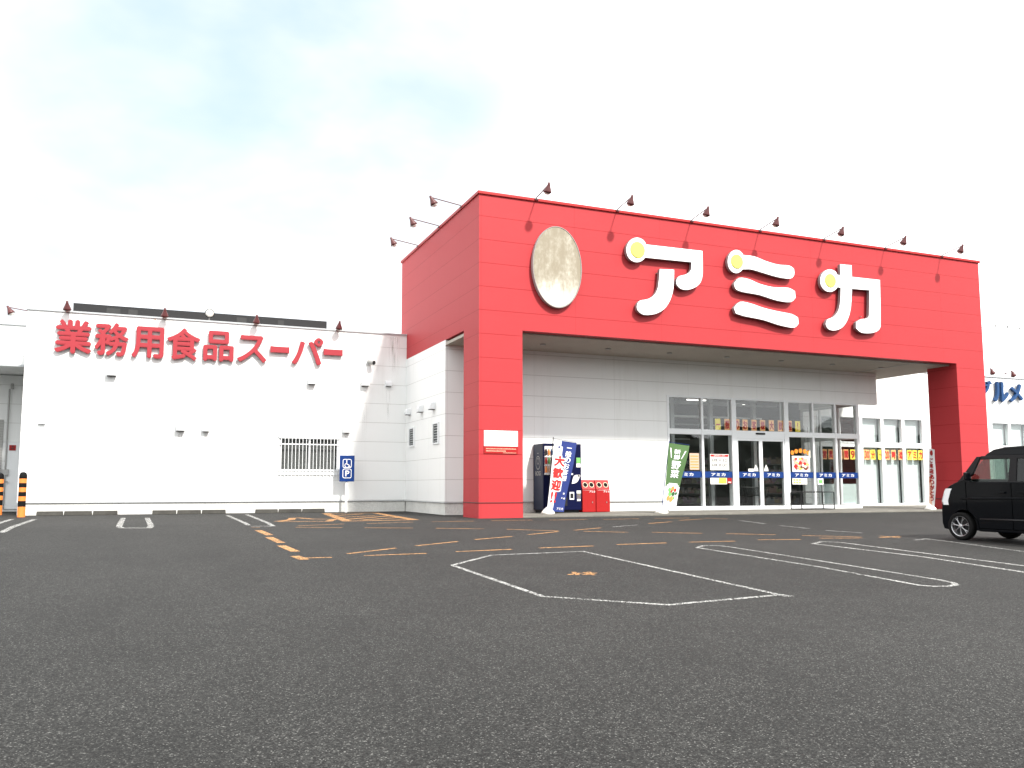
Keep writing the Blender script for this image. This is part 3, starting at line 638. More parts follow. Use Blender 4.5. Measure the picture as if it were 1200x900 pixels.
shapes = {
 'ア': ([arc(116,182,31,36,38,318,18) + [(143,166),(308,185),(309,250),(303,276),(288,291),(264,299),(245,296),(233,284),(232,270),(240,259),(256,255),(268,249),(275,238),(276,218),(146,205)],
        [(183,238),(225,240),(223,295),(213,330),(195,356),(168,370),(136,372),(119,360),(116,345),(124,331),(148,326),(167,314),(178,290)]], (116,182)),
 'ミ': ([arc(407,216,25,34,42,322,18) + [(428,197),(460,201),(495,215),(530,225),(563,228),(576,237),(577,255),(566,266),(530,262),(485,249),(450,239),(427,239)],
        [(415,264),(445,268),(475,281),(515,291),(560,293),(579,303),(581,322),(567,335),(525,330),(475,314),(430,306),(407,298),(400,282)],
        [(418,334),(450,339),(485,351),(525,361),(570,370),(588,380),(590,398),(577,410),(535,403),(485,387),(430,376),(406,368),(400,352)]], (407,216)),
 'カ': ([arc(681,272,28,33,40,312,18) + [(703,255),(712,256),(711,224),(745,227),(746,261),(828,270),(830,404),(822,419),(800,426),(773,424),(758,411),(758,394),(772,385),(790,383),(796,373),(797,300),(746,296),(743,350),(734,385),(718,409),(696,418),(677,414),(669,400),(674,386),(692,378),(706,360),(712,330),(713,293),(704,291)]], (681,272)),
}
for ch, (polys, dot) in shapes.items():
    mb = MB()
    for pl in polys:
        pts = smooth_outline([lp(*p) for p in pl])
        mb.m = 0; k = len(pts); f = [Vector((p.x, LY, p.y)) for p in pts]
        o = len(mb.v); mb.v += f + [p + Vector((0,.12,0)) for p in f]
        mb.f.append(list(range(o, o+k))); mb.fm.append(0); mb.f.append(list(range(o+2*k-1, o+k-1, -1))); mb.fm.append(1)
        for i in range(k): mb.f.append([o+i, o+k+i, o+k+(i+1) % k, o+(i+1) % k]); mb.fm.append(1)
        for q in (pts[len(pts)//5], pts[len(pts)//2], pts[-len(pts)//6]):
            pass
    lt = mb.build('letter', [M['acrylic'], M['edge_shade']], logo); lt['label'] = 'white letter ' + ch
    c = lp(*dot); r = .255 if ch == 'ア' else .235
    mb = MB(); mb.lathe([(r, 0), (r, .02), (r*.96, .028), (0, .03)], (c.x + .02, LY - .0005, c.y), (0,-1,0), 28); mb.build('yellow_dot', M['yellow'], lt)
    mb = MB()
    for pl in polys:
        pp = [lp(*p) for p in pl]; cxm = sum((p for p in pp), Vector((0,0))) / len(pp)
        for q in (pp[0], pp[len(pp)//3], pp[2*len(pp)//3]):
            z = q.lerp(cxm, .12); mb.tube([(z.x, LY + .121, z.y), (z.x, YF + .01, z.y)], .012, 6)
    mb.build('mount', M['steel'], lt)

oc = at_y(653, 313, 21.86); ow, oh = .79, 1.215
mb = MB(); pts = [(oc.x + ow*math.cos(2*math.pi*k/56), 21.84, oc.z + oh*math.sin(2*math.pi*k/56)) for k in range(56)]
mb.prism(pts, (0, .10, 0)); ov = tag(mb.build('oval_emblem', [M['oval']], None, bevel=.015), 'blank weathered oval plate on the red fascia left of the big white letters', 'sign')
mb = MB()
for k in range(56):
    t0, t1 = 2*math.pi*k/56, 2*math.pi*(k+1)/56
    q = [(oc.x + (ow+d)*math.cos(t), y, oc.z + (oh+d)*math.sin(t)) for t in (t0, t1) for d, y in ((.003,21.83),(.018,21.83),(.018,21.96),(.003,21.96))]
    mb.add(q, [(0,1,5,4),(1,2,6,5),(2,3,7,6),(3,0,4,7)])
mb.build('rim', M['grey'], ov)
mb = MB()
for dx, dz in ((-.4,.5),(.4,.5),(-.4,-.5),(.4,-.5)): mb.tube([(oc.x+dx, 21.945, oc.z+dz), (oc.x+dx, YF+.01, oc.z+dz)], .02, 6)
mb.build('mount', M['steel'], ov)

ws = thing('wholesale_food_sign', 'row of red raised Japanese letters along the top of the white left wall', 'sign', (1.5, YW, 5.9))
boxes = [('業',75,215,110,235),('務',224,351,121,244),('用',361,481,136,253),('食',491,616,141,260),('品',626,739,152,264),('ス',751,861,168,268),('ー',874,944,208,234),('パ',953,1069,175,277),('ー',1071,1141,218,244)]
for ch, a, b, t, d in boxes:
    cx_, cy_ = (a+b)/2, (t+d)/2; X0 = at_y(40 + a/3.158, 340 + cy_/3.158, YW-.1).x; X1 = at_y(40 + b/3.158, 340 + cy_/3.158, YW-.1).x
    Z1 = at_y(40 + cx_/3.158, 340 + t/3.158, YW-.1).z; Z0 = at_y(40 + cx_/3.158, 340 + d/3.158, YW-.1).z
    if ch == 'ー': zm = (Z0+Z1)/2; Z0, Z1 = zm - .115, zm + .115
    mb = MB(); mb.text(ch, (X0, YW - .06, Z0), (X1-X0, 0, 0), (0, 0, Z1-Z0), .09, .028)
    o = mb.build('letter', M['letter_red'], ws); o['label'] = 'red letter ' + ch
    mb = MB(); mb.tube([((X0+X1)/2, YW-.061, (Z0+Z1)/2), ((X0+X1)/2, YW+.01, (Z0+Z1)/2)], .012, 6); mb.build('mount', M['steel'], o)
gs = thing('gourmet_sign', 'blue raised katakana letters on the white wall right of the red portal', 'sign', (36, YR, 5.2))
for ch, a, b, t, d in [('グ',1143.5,1161.5,446,465),('ル',1164,1181,447.5,471),('メ',1182.5,1197.5,450,471.5),('館',1198,1216,450,476)][:3]:
    p0 = at_y(a, (t+d)/2, YR-.12); p1 = at_y(b, (t+d)/2, YR-.12); z1 = at_y((a+b)/2, t, YR-.12).z; z0 = at_y((a+b)/2, d, YR-.12).z
    mb = MB(); mb.text(ch, (p0.x, YR-.06, z0), (p1.x-p0.x, 0, 0), (0,0,z1-z0), .12, .03); o = mb.build('letter', M['blue_letter'], gs); o['label'] = 'blue letter ' + ch
    mb = MB(); mb.tube([((p0.x+p1.x)/2, YR-.061, (z0+z1)/2), ((p0.x+p1.x)/2, YR+.01, (z0+z1)/2)], .012, 6); mb.build('mount', M['steel'], o)

nb = thing('notice_board', 'white and red notice plate screwed to the front of the left red pillar', 'notice', (9.1, YF, 2.1))
a = at_y(567, 504, YF); b = at_y(606.5, 532, YF); zm = at_y(587, 523, YF).z
mb = MB(); mb.box(a.x, b.x, YF-.025, YF-.001, zm, a.z - .005); mb.m = 1
for r_, (x0, x1, n) in enumerate(((.28,.72,5), (.15,.88,9))):
    for k in range(n):
        xx = a.x + (b.x-a.x)*(x0 + (x1-x0)*(k+.5)/n); zz = a.z - .1 - r_*.11; mb.box(xx-.022, xx+.022, YF-.0275, YF-.0255, zz-.006, zz+.012); mb.box(xx-.006, xx+.006, YF-.0275, YF-.0255, zz-.03, zz-.0061)
mb.build('white_plate', [M['paper'], mat('faded_grey_ink', (.55,.5,.5), .8)], nb)
mb = MB(); mb.box(a.x, b.x, YF-.025, YF-.001, b.z, zm-.006); mb.m = 1
for r_, (x0, x1, n, zz) in enumerate(((.05,.95,26,.66), (.05,.64,18,.36), (.55,.95,14,.12))):
    for k in range(n):
        xx = a.x + (b.x-a.x)*(x0 + (x1-x0)*(k+.5)/n); z = b.z + (zm-b.z)*zz; h = .016 if r_ < 2 else .008
        mb.box(xx-.009, xx+.009, YF-.0275, YF-.0255, z-h, z+h*(.5+.5*rnd.random()))
mb.build('red_plate', [M['red'], M['cream']], nb)

# ================================================================== SPOT LAMPS
def spot_lamp(label, out_v, arm, rise, drop=.12):
    root = thing('spot_lamp', label, 'spot lamp', (0,0,0), 0, 'maroon spot lamps along the roof edges'); d = Vector(out_v)
    tip = d*arm + Vector((0,0,rise))
    mb = MB(); mb.tube([(0,0,-.04), d*.05 + Vector((0,0,.01)), tip], .016, 8); mb.box(-.06, .06, -.06, .06, -.06, -.02); mb.build('arm', M['lamp_red'], root, world=False)
    ax = (-d*.55 + Vector((0,0,-1))).normalized()
    mb = MB(); mb.lathe([(0,-.05),(.036,-.04),(.042,.03),(.058,.07),(.105,.18),(.128,.245),(.12,.245),(.098,.18),(.05,.10),(0,.08)], tip, ax, 20); sh = mb.build('lamp_shade', M['lamp_red'], root, world=False, smooth=True)
    mb = MB(); mb.lathe([(0,.08),(.045,.10),(.08,.19),(.102,.24),(.085,.285),(.045,.305),(0,.31)], tip, ax, 16); mb.build('bulb', M['bulb'], sh, world=False, smooth=True)
    return root
fl = spot_lamp('maroon spot lamp on the red fascia above the blank oval plate', (0,-1,0), .9, .14)
fpos = [(628,237),(723,249),(810,260),(890,270.5),(965,281),(1037,291),(1103,299.5)]
flab = ['maroon spot lamp on the red fascia above the blank oval plate','maroon spot lamp on the red fascia just above the left end of the letter ア','maroon spot lamp on the red fascia above the gap between ア and ミ','maroon spot lamp on the red fascia above the right half of ミ',
        'maroon spot lamp on the red fascia above the letter カ','maroon spot lamp on the red fascia right of カ, second from the right corner','maroon spot lamp on the red fascia nearest its right corner']
for i, (x, y) in enumerate(fpos):
    q = at_y(x, y, YF - .02); loc = (q.x, YF - .02, HT + .09)
    if i == 0: fl.location = loc
    else: copy_thing(fl, loc, flab[i])
sp_ = spot_lamp('x', (-1,0,0), 1.0, .14)
for i, (x, y, lb) in enumerate([(542,243,'maroon spot lamp on the shaded red side wall, nearest the front corner'),(516,266,'middle one of three maroon spot lamps on the shaded red side wall'),(491,287,'maroon spot lamp on the shaded red side wall, lowest and farthest back in the photo')]):
    q = at_x(x, y, XA); loc = (XA - .02, q.y, HT + .09)
    if i == 0: sp_.location = loc; sp_['label'] = lb
    else: copy_thing(sp_, loc, lb)
wl_ = spot_lamp('x', (0,-1,0), .34, .20)
for i, (x, lb) in enumerate([(78,'maroon spot lamp on the white parapet above the letter 業'),(193,'maroon spot lamp on the white parapet above the letter 用'),(301,'maroon spot lamp on the white parapet above the letter ス'),(398,'maroon spot lamp on the white parapet at the end of the red lettering')]):
    q = at_y(x, 370, YW - .34); loc = (q.x, YW - .03, HL + .05)
    if i == 0: wl_.location = loc; wl_['label'] = lb
    else: copy_thing(wl_, loc, lb)
q = at_y(6, 372, 31.0); copy_thing(sp_, (q.x + .95, 31.75, 6.75), 'maroon spot lamp at the far left edge over the service bay', R(0))
q = at_y(1166, 437, YR - .7); c_ = copy_thing(sp_, (q.x + 1.0, YR - .5, HR + .16), 'maroon spot lamp over the blue lettering right of the red portal')
c_ = copy_thing(sp_, (at_y(1186, 441, YR - .5).x + 1.0, YR - .5, HR + .12), 'maroon spot lamp at the right edge of the photo over the white wall')

fld = thing('round_floodlight', 'round pale floodlight with dark rim on the white parapet', 'floodlight', (0,0,0)); q = at_y(246, 364, YW - .1); fld.location = (q.x, YW + .1, HL + .05)
mb = MB(); mb.tube([(0,0,0),(0,0,.12)], .02); mb.build('stand', M['steel'], fld, world=False)
mb = MB(); mb.lathe([(.08,.14),(.14,.06),(.155,0),(.14,-.002)], (0,-.1,.25), (0,1,0), 24); mb.build('housing', M['dark'], fld, world=False, smooth=True)
mb = MB(); mb.lathe([(.132,0),(.12,.03),(.07,.05),(0,.055)], (0,-.1,.25), (0,-1,0), 24); mb.build('lens', M['bulb'], fld, world=False, smooth=True)

cam_ = thing('security_camera', 'grey bullet security camera high on the shaded part of the white wall', 'camera', (0,0,0)); q = at_y(435, 425, YW - .2); cam_.location = (q.x, YW, q.z)
mb = MB(); mb.lathe([(.06,0),(.06,.03)], (-.06,0,0), (0,-1,0), 14); mb.tube([(-.06,-.03,0),(-.06,-.1,.0)], .02); mb.build('bracket', M['alu'], cam_, world=False)
mb = MB(); mb.lathe([(.06,-.14),(.085,-.13),(.085,.14),(.08,.16)], (0,-.16,.02), (.55,-1,-.25), 18); bd = mb.build('body', M['grey'], cam_, world=False, smooth=False)
mb = MB(); mb.lathe([(.07,.161),(.07,.165),(0,.168)], (0,-.16,.02), (.55,-1,-.25), 18); mb.build('lens', M['dark'], bd, world=False)

# ================================================================== THINGS BY THE LEFT WALL
def wheel_stop():
    mb = MB(); h = .13; pr_ = [(-.48,.0,-.09),(-.48,.0,.09)]
    pts = [(-.5,-.085,0),(.5,-.085,0),(.5,.085,0),(-.5,.085,0),(-.485,-.055,h),(.485,-.055,h),(.485,.055,h),(-.485,.055,h)]
    mb.add(pts, [(0,3,2,1),(4,5,6,7),(0,1,5,4),(1,2,6,5),(2,3,7,6),(3,0,4,7)]); return mb.build('wheel_stop', M['stop_concrete'], None, bevel=.012)
ws0 = None; names_ = []
order = ['first','second','third','fourth','fifth','sixth','seventh','eighth','ninth']
spans = [(42,74),(74.4,108),(108.4,138),(178,207),(207.4,236),(236.4,265),(299,326),(326.4,354),(354.4,381)]
for i, (x0, x1) in enumerate(spans):
    p0 = at_y(x0, 601, 29.05); p1 = at_y(x1, 601, 29.05)
    o = wheel_stop() if ws0 is None else ws0.copy()
    if ws0 is None: ws0 = o
    else: SC.collection.objects.link(o)
    o.location = ((p0.x+p1.x)/2, 29.12 + rnd.uniform(-.02,.02), 0); o.scale = ((p1.x-p0.x)/1.0 * .985, 1, 1); o.rotation_euler = (0,0,R(rnd.uniform(-.6,.6)))
    tag(o, 'grey concrete wheel stop at the foot of the white wall, %s from the left' % order[i], 'wheel stop', 'concrete wheel stops at the foot of the white wall')

def bollard():
    root = thing('bollard', '', 'bollard', (0,0,0), 0, 'striped bollards at the service bay'); z = 0; r = .105
    mb = MB(); mb.m = 0; hs = [(0,.30,0),(.30,.47,1),(.47,.60,0),(.60,.73,1),(.73,.86,0),(.86,.99,1),(.99,1.12,0)]
    for a, b, m_ in hs: mb.m = m_; mb.lathe([(r,a),(r,b)], (0,0,0), (0,0,1), 24)
    mb.build('post', [M['rubber_orange'], M['black']], root, world=False, smooth=False)
    mb = MB(); mb.lathe([(r*1.01,1.121),(r*1.02,1.16),(r*.99,1.22),(r*.8,1.28),(r*.4,1.31),(0,1.315)], (0,0,0), (0,0,1), 24); mb.build('cap', M['black'], root, world=False, smooth=True)
    return root
bo = bollard(); q = at_g(24.5, 606); bo.location = (q.x, 28.0, 0); bo['label'] = 'orange and black striped bollard in front of the left end of the white wall'
q = at_y(-1.5, 590, 30.3); copy_thing(bo, (q.x, 30.3, 0), 'orange and black striped bollard cut off by the left edge of the photo')

dsn = thing('disabled_parking_sign', 'blue disabled parking sign on a white post before the white wall', 'sign', (0,0,0)); YS = 29.0
q = at_y(405.6, 598, YS); dsn.location = (q.x, YS, 0)
mb = MB(); mb.tube([(q.x, YS+.03, 0), (q.x, YS+.03, 2.0)], .045, 12); mb.build('post', M['white'], dsn)
a = at_y(398, 533.6, YS); b = at_y(414.8, 564.4, YS); mb = MB(); mb.box(a.x, b.x, YS-.05, YS-.02, b.z, a.z); pn = mb.build('panel', M['sign_blue'], dsn, bevel=.006)
W_, H_ = b.x-a.x, a.z-b.z; y0 = YS-.0525
def ring_rect(mb, x0, x1, z0, z1, t, r):
    def rr(x0, x1, z0, z1, r):
        o = []
        for cx_, cz_, a0 in ((x1-r, z1-r, 0), (x0+r, z1-r, 90), (x0+r, z0+r, 180), (x1-r, z0+r, 270)):
            for k in range(5): t_ = R(a0 + 22.5*k); o.append((cx_ + r*math.cos(t_), cz_ + r*math.sin(t_)))
        return o
    A = rr(x0, x1, z0, z1, r); B = rr(x0+t, x1-t, z0+t, z1-t, max(r-t, .005)); n = len(A)
    mb.add([(p[0], y0, p[1]) for p in A] + [(p[0], y0, p[1]) for p in B], [(i, (i+1) % n, n+(i+1) % n, n+i) for i in range(n)])
mb = MB(); ix0, ix1 = a.x + W_*.2, b.x - W_*.2
ring_rect(mb, ix0, ix1, b.z + H_*.52, b.z + H_*.86, .02, .06); ring_rect(mb, ix0, ix1, b.z + H_*.13, b.z + H_*.49, .02, .06)
mb.text('P', (a.x + W_*.38, y0, b.z + H_*.20), (W_*.27,0,0), (0,0,H_*.22), .002, .03)
cx_, cz_ = a.x + W_*.5, b.z + H_*.64
def flat(mb, pts, w):
    for (x0, z0), (x1, z1) in zip(pts[:-1], pts[1:]):
        d = Vector((x1-x0, z1-z0)); n = Vector((-d.y, d.x)).normalized() * w/2
        mb.add([(x0+n.x, y0-.001, z0+n.y), (x0-n.x, y0-.001, z0-n.y), (x1-n.x, y0-.001, z1-n.y), (x1+n.x, y0-.001, z1+n.y)], [(0,1,2,3)])
S = H_*.15
flat(mb, [(cx_ + S*.55*math.cos(R(t)) - S*.05, cz_ - S*.15 + S*.55*math.sin(R(t))) for t in range(120, 350, 20)], S*.16)
flat(mb, [(cx_ - S*.12, cz_ + S*.75), (cx_ - S*.05, cz_ + S*.1), (cx_ + S*.4, cz_ + S*.05), (cx_ + S*.62, cz_ - S*.5), (cx_ + S*.85, cz_ - S*.42)], S*.18)
mb.lathe([(S*.17,0),(0,.001)], (cx_ - S*.12, y0, cz_ + S*.98), (0,-1,0), 12)
mb.build('wheelchair_symbol', M['paper'], pn)

# ================================================================== ENTRANCE THINGS
VX0, VX1, VY0, VY1, VZ0, VZ1 = 11.46, 12.81, 24.15, 24.93, .05, 2.26
vm = thing('vending_machine', 'dark blue drinks vending machine against the wall beside the red pillar', 'vending machine', (12.1, 24.5, .05))
mb = MB(); mb.box(VX0, VX1, VY0 + .06, VY1, VZ0 + .09, VZ1); cab = mb.build('cabinet', M['navy_side'], vm, bevel=.015)
mb = MB(); mb.box(VX0 + .05, VX1 - .05, VY0 + .1, VY1 - .05, VZ0, VZ0 + .09); mb.build('base', M['dark'], vm)
mb = MB(); mb.box(VX0, VX1, VY0, VY0 + .057, VZ0 + .09, VZ1); dr = mb.build('front_door', M['navy'], vm, bevel=.012)
def on_front(fx0, fx1, fz0, fz1, proud=.006): return (VX0 + (VX1-VX0)*fx0, VX0 + (VX1-VX0)*fx1, VY0 - proud, VY0 - .0005, VZ0 + (VZ1-VZ0)*fz0, VZ0 + (VZ1-VZ0)*fz1)
mb = MB(); mb.box(*on_front(.03, .74, .55, .96)); mb.build('display_case', M['paper'], dr)
mb = MB(); cols = ['paper','yellow','goods','ink_red','green_ink','tan','orange_ink','dark','blue_letter']
for r_ in range(3):
    for k in range(9):
        mb.m = rnd.randrange(len(cols)); x = VX0 + (VX1-VX0)*(.055 + k*.075); z = VZ0 + (VZ1-VZ0)*(.58 + r_*.125)
        mb.lathe([(.034,0),(.036,.01),(.036,.13),(.026,.16),(.016,.2),(.016,.215)], (x, VY0 - .045, z), (0,0,1), 10)
mb.build('drink_sample', [M[c] for c in cols], dr)
mb = MB(); mb.box(*on_front(.02, .75, .548, .57, .075)); mb.box(*on_front(.02, .75, .675, .69, .06)); mb.box(*on_front(.02, .75, .80, .815, .06)); mb.build('sample_shelf', M['alu'], dr)
mb = MB(); mb.box(*on_front(.87, .98, .72, .80)); mb.build('green_panel', M['green_ink'], dr)
mb = MB(); mb.box(*on_front(.87, .98, .66, .715)); mb.box(*on_front(.9, .97, .52, .55)); mb.box(*on_front(.87, .98, .28, .32)); mb.box(*on_front(.88, .97, .17, .2)); mb.build('price_plate', M['paper'], dr)
mb = MB(); mb.prism([(VX0 + (VX1-VX0)*(.78 + x), VY0 - .006, VZ0 + (VZ1-VZ0)*(.42 + z)) for x, z in smooth_outline([(-.04,.0),(.06,.01),(.14,.05),(.18,.12),(.12,.13),(.04,.12),(0,.09)])], (0,.005,0)); mb.build('white_crest', M['paper'], dr)
mb = MB(); mb.box(*on_front(.68, .80, .19, .30)); mb.m = 1; mb.box(*on_front(.70, .78, .21, .28, .012)); mb.build('coin_return', [M['alu'], M['dark']], dr)
mb = MB(); mb.box(*on_front(.87, .98, .21, .275)); mb.m = 1; mb.box(*on_front(.3, .62, .1, .22)); mb.build('delivery_flap', [M['goods'], M['dark']], dr)
mb = MB(); xs_ = VX0 - .002; yc = (VY0 + VY1)/2 + .02
def side_ell(mb, r0, r1, zc, yc, e=1.25, n=32):
    mb.add([(xs_, yc + r*math.cos(2*math.pi*k/n), zc + r*e*math.sin(2*math.pi*k/n)) for k in range(n) for r in (r0, r1)], [(2*k, 2*k+1, 2*((k+1) % n)+1, 2*((k+1) % n)) for k in range(n)])
side_ell(mb, .155, .175, 1.65, yc); side_ell(mb, .07, .085, 1.70, yc, 1.2)
mb.text('BOSS', (xs_, yc + .2, 1.24), (0, -.4, 0), (0, 0, .14), .002, .02)
mb.box(xs_ - .001, xs_, yc - .06, yc + .06, 1.95, 1.965); mb.build('side_emblem', M['grey'], cab)

def bin_(x0, x1, label):
    root = thing('recycling_bin', label, 'recycling bin', ((x0+x1)/2, 24.6, .05), 0, 'red recycling bins'); y0, y1 = 24.3, 24.88
    mb = MB(); mb.box(x0, x1, y0, y1, .06, .78); bd = mb.build('body', M['red'], root, bevel=.015)
    pts = [(y0, .785), (y0 + .12, 1.10), (y1, 1.10), (y1, .785)]; mb = MB(); mb.prism([(x0, y, z) for y, z in pts], (x1 - x0, 0, 0)); hd = mb.build('hood', M['red'], root, bevel=.015)
    n = Vector((0, -.315, .12)).normalized(); n = Vector((0, -.934, .356))
    for f in (.27, .74):
        c = Vector((x0 + (x1-x0)*f, y0 + .06, .94))
        mb = MB(); mb.lathe([(.074,.0),(.074,.010),(.090,.012),(.094,.006),(.094,0)], c, n, 22); rg = mb.build('hole_ring', M['cream'], hd, smooth=False)
        mb = MB(); mb.lathe([(.0745,.006),(0,.0065)], c, n, 22); mb.build('hole', M['black'], hd)
    mb = MB(); mb.text('アミカ', (x0 + (x1-x0)*.52, y0 - .003, .69), ((x1-x0)*.42,0,0), (0,0,.065), .002, .02); mb.text('リサイクルボックス', (x0 + .05, y0 - .003, .755), ((x1-x0)*.6,0,0), (0,0,.018), .001); mb.build('lettering', M['paper'], bd)
    mb = MB(); mb.box(x0 + (x1-x0)*.72, x0 + (x1-x0)*.76, y0 - .02, y0, .35, .40); mb.build('latch', M['steel'], bd)
b0 = at_y(682.5, 590, 24.3).x; b1 = at_y(698.6, 590, 24.3).x; b2 = at_y(715, 590, 24.3).x
bin_(b0 + .005, b1 - .01, 'red recycling bin standing right against the blue vending machine'); bin_(b1 + .01, b2, 'red recycling bin on the right, away from the blue vending machine')

def sandbag(parent, c):
    mb = MB(); n = 18
    prof = [(.0,.20),(.04,.195),(.09,.165),(.15,.12),(.205,.06),(.215,.02),(.20,0)]
    vs = []; 
    for j, (r, h) in enumerate(prof[1:]):
        for k in range(n):
            t = 2*math.pi*k/n; w_ = 1 + .10*math.sin(3*t + j) + .05*math.sin(5*t); vs.append(Vector(c) + Vector((r*w_*math.cos(t), r*w_*.8*math.sin(t), h*(1+.12*math.sin(2*t+1)))))
    fs = [tuple(range(n))] + [(j*n+k, (j+1)*n+k, (j+1)*n+(k+1) % n, j*n+(k+1) % n) for j in range(len(prof)-2) for k in range(n)]
    mb.add(vs, fs); return mb.build('base_weight', M['sandbag'], parent, smooth=True)
def flag_grid(mb, TL, TR, BR, BL, nx=6, ny=16, amp=.02, ph=0.0, split=None, thick=.004):
    TL, TR, BR, BL = map(Vector, (TL, TR, BR, BL)); n = (TR-TL).cross(BL-TL).normalized()
    def P(u, v): return TL.lerp(TR, u).lerp(BL.lerp(BR, u), v) + n*(amp*math.sin(6*v + 2.6*u + ph)*(.25 + u))
    for side, off in ((0, 0), (1, thick)):
        vs = [P(i/nx, j/ny) + n*off for j in range(ny+1) for i in range(nx+1)]
        o = len(mb.v); mb.v += vs
        for j in range(ny):
            for i in range(nx):
                q = [o+j*(nx+1)+i, o+j*(nx+1)+i+1, o+(j+1)*(nx+1)+i+1, o+(j+1)*(nx+1)+i]; mb.f.append(q if side else q[::-1])
                mb.fm.append(split((i+.5)/nx, (j+.5)/ny) if split else 0)
    return P, n
def flag_text(mb, P, n, ch, u0, u1, v0, v1, bold=.02, toward=-1, lift=.012):
    V, Fc = glyph(ch, bold); o = len(mb.v); cam_side = -1 if n.dot(P((u0+u1)/2, (v0+v1)/2) - EYE) > 0 else 1
    mb.v += [P(u0 + (u1-u0)*a, v1 + (v0-v1)*b) + n*cam_side*(lift + .002*c) for a, b, c in V]
    for f in Fc: mb.f.append([o+i for i in f]); mb.fm.append(mb.m)
# blue and white banner before the vending machine
fb = thing('banner_flag', 'indigo and white welcome banner with red letters leaning before the blue vending machine', 'banner', (11.3, 23.5, 0))
YB_ = 23.5; base = (11.28, 23.5, 0.0)
sandbag(fb, (11.24, 23.4, .05)); mb = MB(); pt = at_y(649, 512, YB_); pb = at_y(641.5, 600, YB_)
mb.tube([(base[0], base[1], .05), (pb.x + .02, YB_ + .03, .3), (pt.x, YB_ + .03, pt.z)], .012, 8)
tr = at_y(676, 519, YB_ - .03); mb.tube([(pt.x - .02, YB_ + .03, pt.z - .05), (tr.x, YB_, tr.z + .02)], .007, 6); mb.build('pole', M['dark'], fb)
mb = MB(); TL, TR, BR, BL = at_y(650,515,YB_), at_y(676,519,YB_), at_y(661,600,YB_-.1), at_y(641,599,YB_-.1)
P, n = flag_grid(mb, TL, TR, BR, BL, 12, 24, .035, .4, lambda u, v: 0 if (u > .36 + .10*math.sin(v*2.2) if v < .62 else u > .36 - (v-.62)*.2) else 1)
fl_ = mb.build('cloth', [M['purple'], M['cloth_white']], fb, smooth=True)
for chs, u0, u1, v0, h, mt, bd in (('大歓迎', .08, .60, .215, .165, 'ink_red', .055), ('一般のお客様', .57, .84, .05, .085, 'cloth_white', .02)):
    mb = MB()
    for k, ch in enumerate(chs):
        sh_ = -.018*k if mt == 'ink_red' else -.01*k; v = v0 + k*h*1.03
        if ch == '一': flag_text(mb, P, n, ch, u0 + .03, u1 - .03, v + h*.4, v + h*.55, .03)
        else:
            if mt == 'ink_red':
                mb.m = 1
                for du, dv in ((-.05,-.011),(.05,-.011),(-.05,.011),(.05,.011),(0,.016),(0,-.016)): flag_text(mb, P, n, ch, u0+sh_+du, u1+sh_+du, v+dv, v+h*.95+dv, .05, lift=.007)
                mb.m = 0
            flag_text(mb, P, n, ch, u0 + sh_, u1 + sh_, v, v + h*.95, bd)
    if mt == 'ink_red':
        for e in (0, .2): flag_text(mb, P, n, '!', .10 + e, .22 + e, .725, .88, .04)
    mb.build('lettering', [M[mt], M['cloth_white']], fl_)
mb = MB()
for u, v, s in ((.17,.07,.11),(.22,.145,.06)): flag_text(mb, P, n, '★', u, u + s*1.5, v, v + s*.42, 0)
mb.m = 1
for u, v, s in ((.74,.72,.1),(.82,.79,.09),(.70,.79,.07)): flag_text(mb, P, n, '★', u, u + s*1.4, v, v + s*.4, 0)
flag_text(mb, P, n, 'アミカ', .55, .92, .94, .975, .02); mb.build('star', [M['purple'], M['cloth_white']], fl_)

# green vegetable banner
gb = thing('banner_flag', 'green banner with white letters and a vegetable picture, leaning left of the glass doors', 'banner', (15.0, 23.2, 0)); YG = 22.7
q = at_y(775, 600, YG); sandbag(gb, (q.x, YG, .05)); mb = MB(); pt = at_y(784.5, 517, YG)
mb.tube([(q.x, YG, .06), (at_y(776,590,YG).x, YG, .35), (pt.x, YG, pt.z)], .012, 8); tr = at_y(808, 521.5, YG); mb.tube([(pt.x, YG, pt.z - .03), (tr.x, YG, tr.z)], .007, 6); mb.build('pole', M['sign_blue'], gb)
mb = MB(); TL, TR, BR, BL = at_y(784.3,519,YG-.03), at_y(807.5,522.5,YG-.03), at_y(791.5,597.5,YG-.08), at_y(777,597,YG-.05)
def gsplit(u, v): return 1 if v > .62 + .07*(2*u-1)**2 - .03 else 0
P, n = flag_grid(mb, TL, TR, BR, BL, 10, 40, .03, 1.2, gsplit); fl_ = mb.build('cloth', [M['cloth_green'], M['cloth_white']], gb, smooth=True)
mb = MB()
for ch, u0, u1, v0, v1 in (('新',.30,.62,.08,.155),('鮮',.30,.62,.165,.24),('野',.22,.72,.26,.385),('菜',.22,.72,.395,.52)): flag_text(mb, P, n, ch, u0, u1, v0, v1, .03)
for (ua, va), (ub, vb) in (((.10,.07),(.18,.22)), ((.86,.09),(.70,.22))):
    d = .03; o = len(mb.v); mb.v += [P(ua-d, va) - n*.012*(1 if n.y > 0 else -1), P(ua+d, va) - n*.012*(1 if n.y > 0 else -1), P(ub+d*.6, vb) - n*.012*(1 if n.y > 0 else -1), P(ub-d*.6, vb) - n*.012*(1 if n.y > 0 else -1)]; mb.f.append([o,o+1,o+2,o+3]); mb.fm.append(0)
mb.build('lettering', M['cloth_white'], fl_)
mb = MB(); sgn = -(1 if n.y > 0 else -1)
